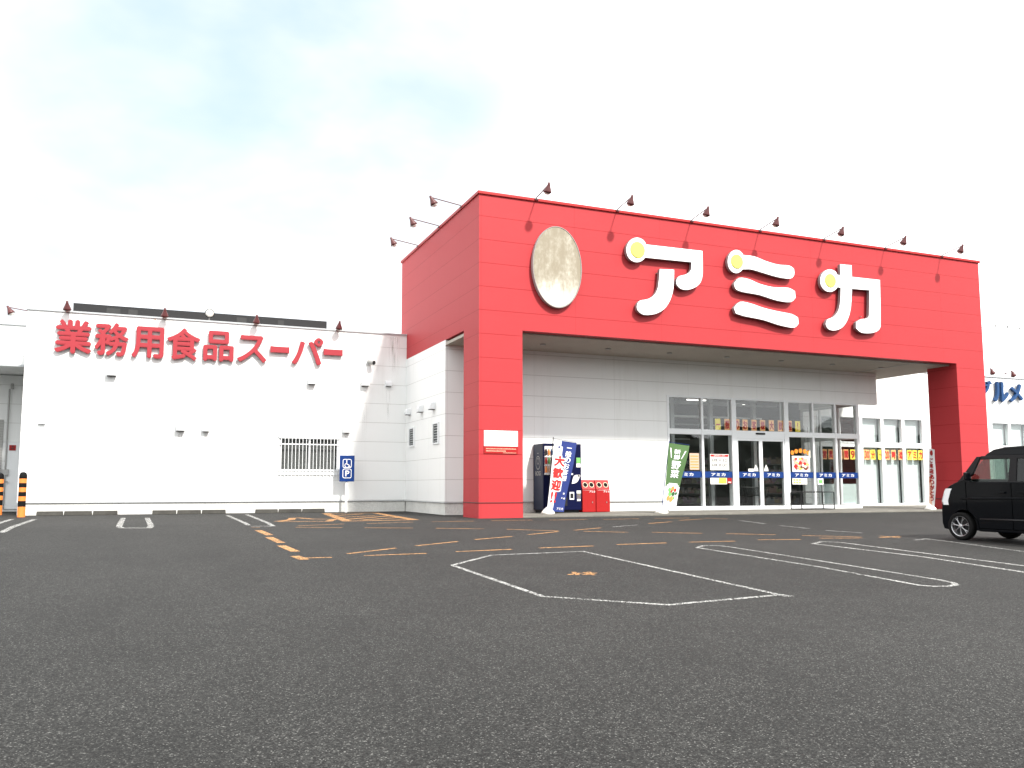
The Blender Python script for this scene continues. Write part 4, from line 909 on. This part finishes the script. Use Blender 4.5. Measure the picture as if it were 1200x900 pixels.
for k, (u, v, r, mi) in enumerate([(.3,.70,.10,0),(.52,.68,.12,1),(.72,.70,.09,2),(.38,.76,.13,0),(.62,.76,.11,3),(.82,.75,.08,3),(.28,.83,.12,1),(.52,.84,.14,1),(.7,.82,.08,0),(.45,.725,.07,2)]):
    o = len(mb.v); mb.v += [P(u + r*math.cos(2*math.pi*i/10), v + r*.32*math.sin(2*math.pi*i/10)) + n*sgn*(.010 + .001*k) for i in range(10)]; mb.f.append(list(range(o, o+10))); mb.fm.append(mi)
mb.build('vegetable_picture', [M['green_ink'], M['orange_ink'], M['ink_red'], mat('dark_green_ink', (.03,.10,.03), .8)], fl_)

# red and cream banner beside the right pillar
rb = thing('banner_flag', 'narrow pink and red banner standing beside the right red pillar', 'banner', (25.6, 22.3, 0)); YQ = 22.6
q = at_y(1090, 599, YQ); sandbag(rb, (q.x, YQ, .05)); mb = MB(); pt = at_y(1089.5, 522, YQ + .2)
mb.tube([(q.x, YQ, .06), (q.x + .02, YQ + .05, .4), (pt.x + .03, YQ + .2, pt.z)], .012, 8); mb.build('pole', M['paper'], rb)
mb = MB(); TL, TR, BR, BL = at_y(1088.5,525,YQ+.15), at_y(1096,527,YQ-.15), at_y(1096,594,YQ-.2), at_y(1088,592,YQ+.1)
P, n = flag_grid(mb, TL, TR, BR, BL, 6, 24, .03, 2.0, lambda u, v: 0 if v < .5 or u > .5 else 1); fl_ = mb.build('cloth', [M['cloth_white'], M['cloth_pink']], rb, smooth=True)
mb = MB()
for k, ch in enumerate('ご来店ありがとう'): flag_text(mb, P, n, ch, .22, .80, .16 + k*.095, .16 + k*.095 + .088, .05)
flag_text(mb, P, n, '●', .2, .75, .03, .12, 0); mb.build('lettering', M['red'], fl_)

# black rail stand before the glass
rl = thing('cart_rail', 'low black tubular rail stand on the pavement before the right glass panes', 'rail', (22.5, 24.2, .05)); y0, y1 = 23.95, 24.5
p0 = at_y(934, 598, 24.2).x; p1 = at_y(972, 598, 24.2).x; mb = MB(); H_r = .62
for y in (y0, y1): mb.tube([(p0, y, .06), (p0, y, .05 + H_r), (p0 + .03, y, .07 + H_r), (p1 - .03, y, .07 + H_r), (p1, y, .05 + H_r), (p1, y, .06)], .018, 8)
mb.build('loop', M['dark'], rl)
mb = MB()
for x in (p0, p1, p0 + (p1-p0)*.3): mb.tube([(x, y0, .075), (x, y1, .075)], .016, 8)
mb.tube([(p0, y0, .075), (p1, y0, .075)], .016, 8); mb.tube([(p0, y1, .075), (p1, y1, .075)], .016, 8); mb.build('foot_bar', M['dark'], rl)

# ------------------------------------------------------------------ papers on the glass
def sheet(label, cat, group, x, y, Y, w_, h_, paper, ch=None, name='letter_sheet', tilt=0.0):
    q = at_y(x, y, Y); c, s_ = math.cos(R(tilt)), math.sin(R(tilt)); u = Vector((c, 0, s_)); v = Vector((-s_, 0, c)); p = Vector(q) - u*w_/2 - v*h_/2
    mb = MB(); mb.obox(q + Vector((0,.004,0)), u*w_/2, (0,.003,0), v*h_/2); mb.m = 1
    if ch == '一': mb.text(ch, p + u*w_*.12 + v*h_*.42 + Vector((0,-.002,0)), u*w_*.76, v*h_*.12, .0015, .03)
    elif ch == '～': mb.text('〜', p + u*w_*.1 + v*h_*.38 + Vector((0,-.002,0)), u*w_*.8, v*h_*.24, .0015, .04)
    elif ch == '!': mb.text('!', p + u*w_*.42 + v*h_*.12 + Vector((0,-.002,0)), u*w_*.16, v*h_*.76, .0015, .03)
    elif ch: mb.text(ch, p + u*w_*.09 + v*h_*.1 + Vector((0,-.002,0)), u*w_*.84, v*h_*.80, .0015, .055)
    return tag(mb.build(name, [M[paper], M['ink_red']]), label, cat, group)
xs_list = [841.3,852.2,863.6,873.2,883.6,893.7,904.1,914.6,925.2,934.9]
for i, ch in enumerate('一般のお客様大歓迎'):
    sheet('%s paper sheet with red character %s in the upper glass over the doors' % ('yellow' if i == 0 else 'orange', ch), 'paper sheet', 'lettered sheets in the upper glass', xs_list[i], 497.2 + (xs_list[i]-841)*.026, YE + .066, .235, .41, 'sheet_yellow' if i == 0 else 'sheet_pink', ch, tilt=rnd.uniform(-1.5,1.5))
sheet('yellow paper sheet with an exclamation mark in the upper glass over the doors', 'paper sheet', 'lettered sheets in the upper glass', xs_list[9], 499.8, YE + .066, .24, .41, 'sheet_yellow', '!')
rx = [966.3,973.7,984.3,991.6,999.3,1009.6,1015.9,1023,1031.8,1039.3,1047.2,1055.6,1065.8,1072,1078.7]
rs_ = ['営','業','時','間','9','時','30','分','～','20','時','迄','ア','ミ','カ']; cnt = {}
desc = {2: 'first 時, right after 業', 5: 'second 時, right after 9', 10: 'third 時, just before 迄'}
for i, ch in enumerate(rs_):
    nm = desc.get(i, {'～': 'wave dash'}.get(ch, 'character ' + ch)); yel = ch in '～9分アミカ'
    lb = '%s paper sheet with red %s in the lower row of windows' % ('yellow' if yel else 'orange', nm)
    sheet(lb, 'paper sheet', 'lettered sheets in the lower windows', rx[i], 532.2 + (rx[i]-966)*.011, YR + .02, .27 if ch not in ('20','30') else .29, .43, 'sheet_yellow' if yel else 'sheet_pink', ch, tilt=rnd.uniform(-2,2))
def paper(name, label, x0, y0, x1, y1, Y, m='paper'):
    a = at_y(x0, y0, Y); b = at_y(x1, y1, Y); mb = MB(); mb.box(a.x, b.x, Y, Y + .004, b.z, a.z); return mb, a.x, b.x, b.z, a.z, Y - .0015
GY = YE + .040
mb, x0, x1, z0, z1, yy = paper('poster', '', 808, 531, 819.6, 550.5, GY); mb.m = 1
for k in range(5): mb.box(x0 + .03, x1 - .03, yy, yy + .001, z0 + .06 + k*.1, z0 + .1 + k*.1)
tag(mb.build('poster', [M['tan'], M['orange_ink']]), 'tan paper poster on the leftmost glass pane above the blue band', 'poster')
mb, x0, x1, z0, z1, yy = paper('hours', '', 832, 532, 854.5, 551, GY); w_, h_ = x1-x0, z1-z0; mb.m = 1; mb.box(x0 + .02, x1 - .02, yy, yy + .001, z1 - h_*.17, z1 - h_*.03)
mb.m = 0; mb.text('営業時間のご案内', (x0 + w_*.2, yy - .001, z1 - h_*.14), (w_*.6,0,0), (0,0,h_*.08), .0005)
for r_, (lab, tm) in enumerate((('開店','9:30'), ('閉店','8:00'))):
    zc = z0 + h_*(.56 - r_*.3); mb.m = 2; mb.box(x0 + w_*.09, x0 + w_*.36, yy, yy + .001, zc - h_*.03, zc + h_*.14); mb.text(tm, (x0 + w_*.44, yy, zc - h_*.05), (w_*.46,0,0), (0,0,h_*.2), .001, .02)
    mb.m = 0; mb.text(lab, (x0 + w_*.12, yy - .001, zc - h_*.01), (w_*.21,0,0), (0,0,h_*.13), .0005, .01)
mb.m = 1; mb.box(x0 + w_*.3, x0 + w_*.7, yy, yy + .001, z0 + h_*.06, z0 + h_*.1)
tag(mb.build('opening_hours_sign', [M['paper'], M['ink_red'], M['ink_black']]), 'white opening hours sign with 9:30 and 8:00 left of the doors', 'sign')
mb, x0, x1, z0, z1, yy = paper('notice', '', 832.5, 559.4, 852, 567.4, GY); mb.m = 1; mb.box(x0 + (x1-x0)*.5, x1 - .02, yy, yy + .001, z0 + .02, z1 - .02); mb.m = 2
for k in range(4): mb.box(x0 + .05 + k*.14, x0 + .13 + k*.14, yy - .001, yy, z0 + .06, z0 + .09)
tag(mb.build('notice_strip', [M['paper'], M['sheet_yellow'], M['ink_black']]), 'white and yellow notice strip under the blue band beneath the opening hours sign', 'notice')
mb, x0, x1, z0, z1, yy = paper('tag', '', 852.3, 559.4, 857.6, 566.5, GY); mb.m = 1; mb.box(x0 + .03, x1 - .03, yy, yy + .001, z0 + .03, z0 + .06)
tag(mb.build('small_notice', [M['red'], M['paper']]), 'small red notice under the blue band left of the doors', 'notice')
mb, x0, x1, z0, z1, yy = paper('label', '', 877, 549.2, 883.4, 552.6, GY - .01); mb.m = 1; mb.box(x0 + .03, x1 - .03, yy, yy + .001, z0 + .03, z0 + .05)
tag(mb.build('door_notice', [M['paper'], M['ink_black']]), 'small white notice on the left sliding door just above the blue band', 'notice')
mb, x0, x1, z0, z1, yy = paper('food', '', 928, 534.2, 949.4, 553, GY); w_, h_ = x1-x0, z1-z0
for k in range(60):
    mb.m = 1 + rnd.randrange(6); cx_ = x0 + w_*rnd.uniform(.13,.87); cz_ = z0 + h_*rnd.uniform(.14,.86); r_ = rnd.uniform(.05,.12)
    cx_ = min(max(cx_, x0 + r_ + .01), x1 - r_ - .01); cz_ = min(max(cz_, z0 + r_ + .01), z1 - r_ - .01)
    mb.add([(cx_ + r_*math.cos(t*.7854)*(.8 + .2*math.cos(3*t)), yy - .00012*k, cz_ + r_*.8*math.sin(t*.7854)) for t in range(8)], [tuple(range(8))])
tag(mb.build('food_poster', [M['paper'], M['ink_red'], mat('pink_ink', (.7,.3,.27), .8), M['tan'], mat('brown_ink', (.12,.05,.03), .8), M['yellow'], M['paper']]), 'colourful food photo poster on the glass right of the doors', 'poster')
mb, x0, x1, z0, z1, yy = paper('strip', '', 928.6, 559.6, 946, 567.6, GY); mb.m = 1
for i in range(2):
    for j in range(3): mb.box(x0 + .04 + j*.13, x0 + .14 + j*.13, yy, yy + .001, z0 + .03 + i*.1, z0 + .1 + i*.1)
tag(mb.build('notice_strip', [M['paper'], M['sheet_yellow']]), 'white notice strip with yellow squares beneath the food photo poster', 'notice')
mb, x0, x1, z0, z1, yy = paper('green', '', 958.2, 560.8, 965, 567.8, GY); mb.m = 1; mb.box(x0 + .04, x1 - .04, yy, yy + .001, z0 + .05, z1 - .05)
tag(mb.build('small_notice', [M['paper'], M['green_ink']]), 'small pale green notice under the blue band right of the food poster', 'notice')

# ------------------------------------------------------------------ inside the shop
lanes = [(928.5,530.4),(933,528.8),(938,528.2),(943,529),(947.3,530.6)]
for k, (x, y) in enumerate(lanes):
    q = at_y(x, y, 25.9); root = thing('paper_lantern', 'glowing orange paper lantern hanging behind the glass above the food poster, %s from the left' % order[k], 'lantern', q, 0, 'glowing lanterns above the food poster')
    mb = MB(); mb.lathe([(.02,.085),(.035,.08),(.058,.055),(.066,0),(.058,-.055),(.035,-.08),(.02,-.085)], (0,0,0), (0,0,1), 14); mb.build('shade', M['lantern_lit'], root, world=False, smooth=True)
    mb = MB(); mb.tube([(0,0,.085),(0,0,1.0)], .006, 6); mb.lathe([(.03,.083),(.03,.10)], (0,0,0), (0,0,1), 10); mb.build('cord', M['dark'], root, world=False)
q = at_y(950.4, 532.2, 25.8); root = thing('paper_lantern', 'small white paper lantern at the right end of the orange lanterns', 'lantern', q)
mb = MB(); mb.lathe([(.03,.15),(.06,.14),(.085,.08),(.09,0),(.085,-.08),(.06,-.14),(.03,-.15)], (0,0,0), (0,0,1), 14); mb.build('shade', M['lantern_white'], root, world=False, smooth=True)
mb = MB(); mb.tube([(0,0,.15),(0,0,1.0)], .006, 6); mb.build('cord', M['dark'], root, world=False)

def shop_shelf(x, y, w_, label):
    root = thing('store_shelf', label, 'shelf', (x, y, .051), 0, 'shelf racks inside the shop')
    mb = MB()
    for k in range(5): mb.box(0, w_, 0, .5, .1 + k*.42, .13 + k*.42)
    mb.build('board', M['shelf'], root, world=False)
    mb = MB(); mb.box(-.04, 0, 0, .5, 0, 1.95); mb.box(w_, w_ + .04, 0, .5, 0, 1.95); mb.box(0, w_, .46, .5, .13, 1.95); mb.build('frame', M['shelf'], root, world=False)
    mb = MB()
    for k in range(5):
        xx = .03
        while xx < w_ - .15:
            ww = rnd.uniform(.08, .2); mb.box(xx, xx + ww - .01, .06, .4, .131 + k*.42, .131 + k*.42 + rnd.uniform(.14,.32)); xx += ww
    mb.build('goods', M['goods'], root, world=False)
shop_shelf(17.0, 28.2, 2.2, 'dim shelf rack inside the shop behind the leftmost panes'); shop_shelf(20.0, 30.0, 2.4, 'dim shelf rack inside the shop straight behind the doors'); shop_shelf(23.6, 28.9, 2.4, 'dim shelf rack inside the shop behind the panes right of the doors')
def cart():
    root = thing('shopping_cart', '', 'shopping cart', (0,0,0), 0, 'nested shopping carts behind the right door')
    mb = MB()
    for s in (-.22, .22):
        mb.tube([(s,-.4,.08),(s,.35,.08),(s,.42,.5),(s,.5,.98)], .014, 6); mb.tube([(s,-.35,.5),(s,.42,.5)], .012, 6); mb.tube([(s,-.42,.78),(s,.45,.82)], .012, 6)
    mb.tube([(-.22,.5,.98),(.22,.5,.98)], .018, 8); mb.tube([(-.22,-.42,.78),(.22,-.42,.78)], .012, 6); mb.tube([(-.22,-.35,.5),(.22,-.35,.5)], .012, 6); mb.build('frame', M['dark'], root, world=False)
    mb = MB()
    for k in range(7): y = -.40 + k*.135; mb.tube([(-.22,y,.79),(-.2,y+.05,.5),(.2,y+.05,.5),(.22,y,.79)], .006, 5)
    for k in range(3): z = .57 + k*.08; mb.tube([(-.21,-.40,z),(.21,-.40,z)], .006, 5)
    mb.build('basket', M['dark'], root, world=False)
    for sx_ in (-.22, .22):
        for sy in (-.38, .33): mb = MB(); mb.lathe([(.05,-.015),(.06,-.01),(.06,.01),(.05,.015)], (sx_, sy, .06), (1,0,0), 12); mb.build('wheel', M['black'], root, world=False)
    return root
ct = cart(); ct.location = (21.0, 26.1, .051); ct.rotation_euler = (0,0,R(62)); ct['label'] = 'front one of the black shopping carts nested behind the right door'
for k in range(1, 4): copy_thing(ct, (21.0 + k*.24, 26.1 + k*.12, .051), '%s of the black shopping carts nested behind the right door, counted from the left' % order[k])

# ================================================================== BLACK VAN
VXN, VYW, VZG = 15.09, 12.22, gz(12.22)                # near front wheel: contact point
van = thing('parked_van', 'black boxy minivan parked nose-in at the right edge of the photo', 'van', (VXN + .68, VYW, VZG), R(90))
VROOT = van
HW = .74                                               # half width; local x forward, y left, z up; origin under the front axle
def bow(t): return .13 * abs(t)**2.6                   # front corners sweep back
LEN_R = -2.98
def arch(cx_, r, a0, a1, n=9): return [(cx_ + r*math.cos(R(a0 + (a1-a0)*k/n)), .27 + r*math.sin(R(a0 + (a1-a0)*k/n))) for k in range(n+1)]
lower = [(.50,.22),(.535,.34),(.535,.62),(.515,.74),(.47,.88),(.40,1.035),(.30,1.10),(.12,1.165),(-.06,1.215),(-.30,1.165),(-.60,1.165),(-1.2,1.16),(-2.0,1.16),(-2.9,1.155),(-2.955,.95),(-2.985,.7),(-2.98,.42),(-2.93,.24),(-2.72,.22)] + arch(-2.37,.335,-8,-172)[::-1] + [(-2.0,.2),(-.62,.19)]
lower = lower[:19] + [(-2.37 + .335*math.cos(R(a)), .27 + .335*math.sin(R(a))) for a in (188,170,150,130,110,90,70,50,30,10,-8)] + [(-1.98,.195),(-.42,.195)] + [(.335*math.cos(R(a)), .27 + .335*math.sin(R(a))) for a in (188,170,150,130,110,90,70,50,30,10,-6)] + [(.40,.205)]
def shell(mb, outline, ts, hw, tumble):
    n = len(outline); o = len(mb.v)
    for t in ts:
        for x, z in outline:
            k = 1 - tumble * max(0, z - 1.0)
            xx = x - (bow(t) * min(1, max(0, (x + .5)/.8)) if x > -.5 else 0) + (.07*abs(t)**3 * min(1, max(0, (-x - 2.6)/.3)) if x < -2.6 else 0)
            mb.v.append(Vector((xx, t*hw*k, z)))
    m = len(ts)
    for j in range(m-1):
        for i in range(n): mb.f.append([o+j*n+i, o+(j+1)*n+i, o+(j+1)*n+(i+1) % n, o+j*n+(i+1) % n]); mb.fm.append(mb.m)
    mb.f.append([o+i for i in range(n)]); mb.fm.append(mb.m); mb.f.append([o+(m-1)*n+i for i in range(n-1,-1,-1)]); mb.fm.append(mb.m)
TS = [-1,-.97,-.9,-.75,-.5,-.2,.2,.5,.75,.9,.97,1]
mb = MB(); shell(mb, lower, TS, HW, 0.0)
body = mb.build('body', M['car_black'], van, world=False, bevel=.03, seg=3)
# greenhouse: roof shell and pillars; side glass leans in a little
TUM = .16
def side_pt(x, z, s, out_=0.0): return Vector((x, s*(HW - .012 - TUM*max(0, z - 1.15) + out_), z))
mb = MB(); roof = [(-.44,1.63),(-.52,1.715),(-.66,1.79),(-.95,1.825),(-1.5,1.84),(-2.3,1.83),(-2.75,1.80),(-2.86,1.74),(-2.875,1.66),(-2.75,1.655),(-1.5,1.66),(-.75,1.655)]
n = len(roof); ts = [-1,-.94,-.8,-.5,0,.5,.8,.94,1]
for t in ts:
    for x, z in roof:
        top = z > 1.68; y = t*(HW - .012 - TUM*(z - 1.15) - (.02 if top else 0)); zz = z + (.028*(1 - abs(t)**3) if top else 0); xx = x - .10*abs(t)**2.5*(1 if x > -.8 else 0)*(.6) 
        mb.v.append(Vector((xx, y, zz)))
for j in range(len(ts)-1):
    for i in range(n): mb.f.append([j*n+i, (j+1)*n+i, (j+1)*n+(i+1) % n, j*n+(i+1) % n]); mb.fm.append(0)
mb.f.append(list(range(n))); mb.fm.append(0); mb.f.append([(len(ts)-1)*n+i for i in range(n-1,-1,-1)]); mb.fm.append(0)
mb.build('roof', M['car_black'], van, world=False, bevel=.02)
for s in (-1, 1):
    mb = MB()
    def pillar(pts, th=.05):
        q = [side_pt(x, z, s) for x, z in pts]; mb.prism(q, (0, -s*th, 0))
    pillar([(.02,1.17),(-.10,1.17),(-.30,1.30),(-.46,1.66),(-.37,1.66),(-.03,1.215)]); pillar([(-1.06,1.14),(-1.22,1.14),(-1.22,1.67),(-1.08,1.67)]); pillar([(-2.02,1.14),(-2.12,1.14),(-2.13,1.67),(-2.04,1.67)]); pillar([(-2.70,1.14),(-2.90,1.14),(-2.87,1.67),(-2.74,1.67)])
    pillar([(-.10,1.165),(-.10,1.13),(-2.8,1.13),(-2.8,1.165)]); pillar([(-.46,1.60),(-2.8,1.60),(-2.8,1.67),(-.46,1.67)])
    mb.build('pillar', M['car_trim'], van, world=False, bevel=.008)
    for nm, pts, g_ in (('front_window', [(-.12,1.166),(-1.07,1.166),(-1.085,1.60),(-.45,1.60),(-.30,1.31)], 'car_glass'), ('rear_window', [(-1.22,1.166),(-2.03,1.166),(-2.04,1.60),(-1.22,1.60)], 'privacy_glass'), ('quarter_window', [(-2.12,1.166),(-2.72,1.166),(-2.74,1.60),(-2.12,1.60)], 'privacy_glass')):
        mb = MB(); mb.prism([side_pt(x, z, s, -.016) for x, z in pts], (0, -s*.004, 0)); mb.build(nm, M[g_], van, world=False)
    # doors' shut lines, crease, painted highlight strip, handle, mirror
    mb = MB()
    for pts in ([(-.17,1.16),(-.17,.62),(-.40,.40),(-.42,.26)], [(-1.13,1.13),(-1.13,.26)], [(-2.05,1.13),(-2.05,.62)], [(-.42,.255),(-2.0,.255)]):
        for (xa, za), (xb, zb) in zip(pts[:-1], pts[1:]): mb.tube([(xa, s*(HW + .0008), za), (xb, s*(HW + .0008), zb)], .006, 5)
    mb.build('door_gap', M['gap'], van, world=False)
    mb = MB(); mb.tube([(-.05, s*(HW - .005), .82), (-.3, s*(HW + .004), .835), (-2.8, s*(HW + .002), .87)], [.012,.02,.012], 8); mb.build('side_moulding', M['car_black'], van, world=False, smooth=True)
    mb = MB(); mb.tube([(-.45, s*(HW - .002), .435), (-1.95, s*(HW - .002), .44)], .018, 8); mb.build('crease_highlight_strip', M['crease_light'], van, world=False, smooth=True)
    mb = MB(); mb.obox((-.93, s*(HW + .022), .955), (.085,0,0), (0,.012,0), (0,0,.016)); mb.obox((-1.33, s*(HW + .022), .955), (.085,0,0), (0,.012,0), (0,0,.016)); mb.build('door_handle', M['car_black'], van, world=False, bevel=.006)
    mb = MB(); mb.obox((-.27, s*(HW + .07), 1.27), (.045,0,.01), (0,.07,0), (0,0,.08)); o = mb.build('wing_mirror', M['car_black'], van, world=False, bevel=.03, seg=3)
    mb = MB(); mb.tube([(-.26, s*(HW - .05), 1.20), (-.26, s*(HW + .03), 1.23)], .02, 8); mb.build('mirror_arm', M['car_trim'], o, world=False)
    # headlight wraps the corner
    mb = MB(); hp = []
    for t, x_ in ((.999,.225),(.999,.335),(.92,.41),(.72,.47)):
        hp.append((x_, t*HW))
    vs = [Vector((x, s*(y + .004), z)) for z, dx in ((.70,.02),(.78,.03),(.98,-.04),(1.03,-.075)) for x, y in [(px_ + dx, py_) for px_, py_ in hp]]
    mb.add(vs, [(r_*4+c_, r_*4+c_+1, (r_+1)*4+c_+1, (r_+1)*4+c_) for r_ in range(3) for c_ in range(3)])
    inner = [Vector((v.x - .05, v.y*.96, v.z)) for v in vs]; o_ = len(mb.v); mb.v += inner
    mb.f += [[o_+r_*4+c_, o_+(r_+1)*4+c_, o_+(r_+1)*4+c_+1, o_+r_*4+c_+1] for r_ in range(3) for c_ in range(3)]; mb.fm += [0]*9
    ring = [0,1,2,3,7,11,15,14,13,12,8,4]
    for a_, b_ in zip(ring, ring[1:] + ring[:1]): mb.f.append([a_, b_, o_+b_, o_+a_]); mb.fm.append(0)
    mb.build('headlight', M['head_glass'], van, world=False)
    mb = MB(); mb.box(-2.955, -2.90, s*HW*.86 - .06, s*HW*.86 + .06, .72, 1.10); mb.build('tail_light', M['red'], van, world=False, bevel=.01)
mb = MB(); nW = 10; fw = []
for j, t in enumerate([-1 + 2*k/nW for k in range(nW+1)]):
    for (x, z) in ((-.02,1.205),(-.44,1.655)): fw.append(Vector((x - bow(t)*.8, t*(HW - .05 - TUM*(z - 1.15)), z)))
mb.add(fw, [(2*k, 2*k+2, 2*k+3, 2*k+1) for k in range(nW)]); mb.add([v + Vector((-.006,0,-.006)) for v in fw], [(2*k+1, 2*k+3, 2*k+2, 2*k) for k in range(nW)]); mb.build('windscreen', M['car_glass'], van, world=False, smooth=True)
mb = MB(); mb.prism([(-2.90, -.64, 1.16), (-2.90, .64, 1.16), (-2.87, .58, 1.66), (-2.87, -.58, 1.66)], (.006,0,0)); mb.build('rear_window', M['privacy_glass'], van, world=False)
mb = MB(); mb.obox((.525, 0, .52), (.02,0,0), (0,.45,0), (0,0,.05)); mb.obox((.535, 0, .33), (.012,0,0), (0,.55,0), (0,0,.05)); mb.build('grille', M['car_trim'], van, world=False, bevel=.01)
mb = MB(); mb.obox((.556, 0, .44), (.006,0,0), (0,.165,0), (0,0,.083)); mb.build('number_plate', M['sheet_yellow'], van, world=False)
mb = MB(); mb.box(-2.7, .35, -.55, .55, .2, .26); mb.build('underbody', M['black'], van, world=False)
mb = MB(); mb.box(-.30, -.12, -.62, .62, 1.02, 1.22); mb.build('dashboard', M['car_trim'], van, world=False, bevel=.03)
for y in (-.34, .34):
    mb = MB(); mb.obox((-.85, y, 1.0), (.24,0,0), (0,.22,0), (0,0,.12)); mb.obox((-1.12, y, 1.28), (.06,0,-.02), (0,.21,0), (.05,0,.22)); mb.obox((-1.10, y, 1.54), (.05,0,0), (0,.11,0), (0,0,.06)); mb.build('seat', M['seat'], van, world=False, bevel=.05, seg=3)
mb = MB(); mb.obox((-2.1, 0, 1.26), (.06,0,0), (0,.55,0), (0,0,.24)); mb.build('seat', M['seat'], van, world=False, bevel=.05)
mb = MB()
wc = Vector((-.45, -.34, 1.22)); ax = Vector((-.75,0,.65)).normalized(); aa = Vector((0,1,0)); bb = ax.cross(aa)
mb.tube([wc + (aa*math.cos(2*math.pi*k/24) + bb*math.sin(2*math.pi*k/24))*.18 for k in range(25)], .014, 6, cap=False); mb.tube([wc - bb*.18, wc, wc + bb*.18], .012, 6); mb.tube([wc, wc - ax*.25], .025, 8); mb.build('steering_wheel', M['car_trim'], van, world=False)
def wheel(x, s):
    c = Vector((x, s*.68, .28)); out_ = Vector((0, s, 0)); Rr = .28
    mb = MB(); mb.lathe([(.185,-.09),(.25,-.095),(.272,-.075),(Rr,-.04),(Rr,.03),(.272,.06),(.25,.072),(.205,.066),(.195,.05),(.190,.02),(.190,-.08)], c, out_, 40, cap=False); o = mb.build('wheel', M['black'], van, world=False, smooth=True)
    mb = MB(); mb.lathe([(.195,.05),(.203,.060),(.20,.066),(.190,.058),(.188,.02),(.187,-.02)], c, out_, 40, cap=False)
    e1 = Vector((1,0,0)); e2 = Vector((0,0,1))
    for k in range(7):
        t = 2*math.pi*k/7 + .2
        for dt, r0, r1 in ((0,.035,.115),(.13,.11,.19),(-.13,.11,.19)):
            d0 = e1*math.cos(t) + e2*math.sin(t); d1 = e1*math.cos(t+dt) + e2*math.sin(t+dt)
            mb.tube([c + out_*.05 + d0*r0, c + out_*.052 + d1*r1], [.010,.008] if dt == 0 else [.007,.006], 6)
    mb.lathe([(0,.07),(.03,.068),(.045,.055),(.045,.02)], c, out_, 18); mb.build('rim', M['chrome'], o, world=False)
    mb = MB(); mb.lathe([(.189,-.022),(.15,-.03),(.06,-.028),(0,-.028)], c, out_, 28); mb.build('brake_drum', M['dark'], o, world=False)
for x in (0, -2.37):
    for s in (-1, 1): wheel(x, s)

# ================================================================== POWER LINES
YL = 55.0
lines = [((1153,383.5),(1200,372.5)), ((1153,387),(1200,378.5)), ((1153,389.8),(1200,383))]
for k, ((xa, ya), (xb, yb)) in enumerate(lines):
    a = at_y(xa, ya, YL); b = at_y(xb, yb, YL); d = b - a; mb = MB(); pts = [a + d*t for t in (-2.0, -1, 0, 1, 2, 3)]
    mb.tube(pts, .02, 6); root = thing('power_line', ['upper', 'middle', 'lower'][k] + ' of three thin grey power lines in the sky at the right edge', 'power line', a, 0, 'power lines right of the red portal')
    mb.build('wire', M['grey'], root)
    q = a + d*((1166 + k*14.5 - 1153)/47); mb = MB(); mb.lathe([(.03,-.22),(.10,-.16),(.06,-.08),(.10,-.02),(.03,.03)], q, (0,0,1), 10); mb.build('insulator', M['grey'], root)

# ================================================================== ADDED WOOD-LIKE BACKDROP behind and left of view, darkens reflections in glass and van
mb = MB(); nx, nz_ = 150, 7
for k in range(2):
    o = len(mb.v)
    for j in range(nz_ + 1):
        for i in range(nx + 1):
            x = -200 + 420*i/nx; top = 11 + 1.0*math.sin(x*.07) + .8*math.sin(x*.29 + 1) + .7*math.sin(x*.83) + rnd.uniform(-.9,.9)
            f = j/nz_; mb.v.append(Vector((x + rnd.uniform(-.9,.9), -62 + (1-2*k)*(4.0*math.sqrt(max(0, 1-f**2.2)) ) + rnd.uniform(-.7,.7)*(f < 1), gz(-62) - .3 + f*top)))
    for j in range(nz_):
        for i in range(nx):
            q = [o+j*(nx+1)+i, o+j*(nx+1)+i+1, o+(j+1)*(nx+1)+i+1, o+(j+1)*(nx+1)+i]; mb.f.append(q[::-1] if k == 0 else q); mb.fm.append(0)
nx = 40
for k in range(2):
    o = len(mb.v)
    for j in range(nz_ + 1):
        for i in range(nx + 1):
            y = -64 + 84*i/nx; top = 9 + 2.2*math.sin(y*.13) + 1.6*math.sin(y*.31 + 1) + 1.0*math.sin(y*.9) + rnd.uniform(-.6,.6)
            f = j/nz_; mb.v.append(Vector((-90 + (2*k-1)*(4.0*math.sqrt(max(0, 1-f**2.2))) + rnd.uniform(-.7,.7)*(f < 1), y + rnd.uniform(-.9,.9), gz(y) - .3 + f*top)))
    for j in range(nz_):
        for i in range(nx):
            q = [o+j*(nx+1)+i, o+j*(nx+1)+i+1, o+(j+1)*(nx+1)+i+1, o+(j+1)*(nx+1)+i]; mb.f.append(q if k == 0 else q[::-1]); mb.fm.append(0)
backdrop = mb.build('added_dark_backdrop', mat('backdrop_grey_green', (.10,.115,.095), .9, spec=.2)); backdrop['kind'] = 'stuff'
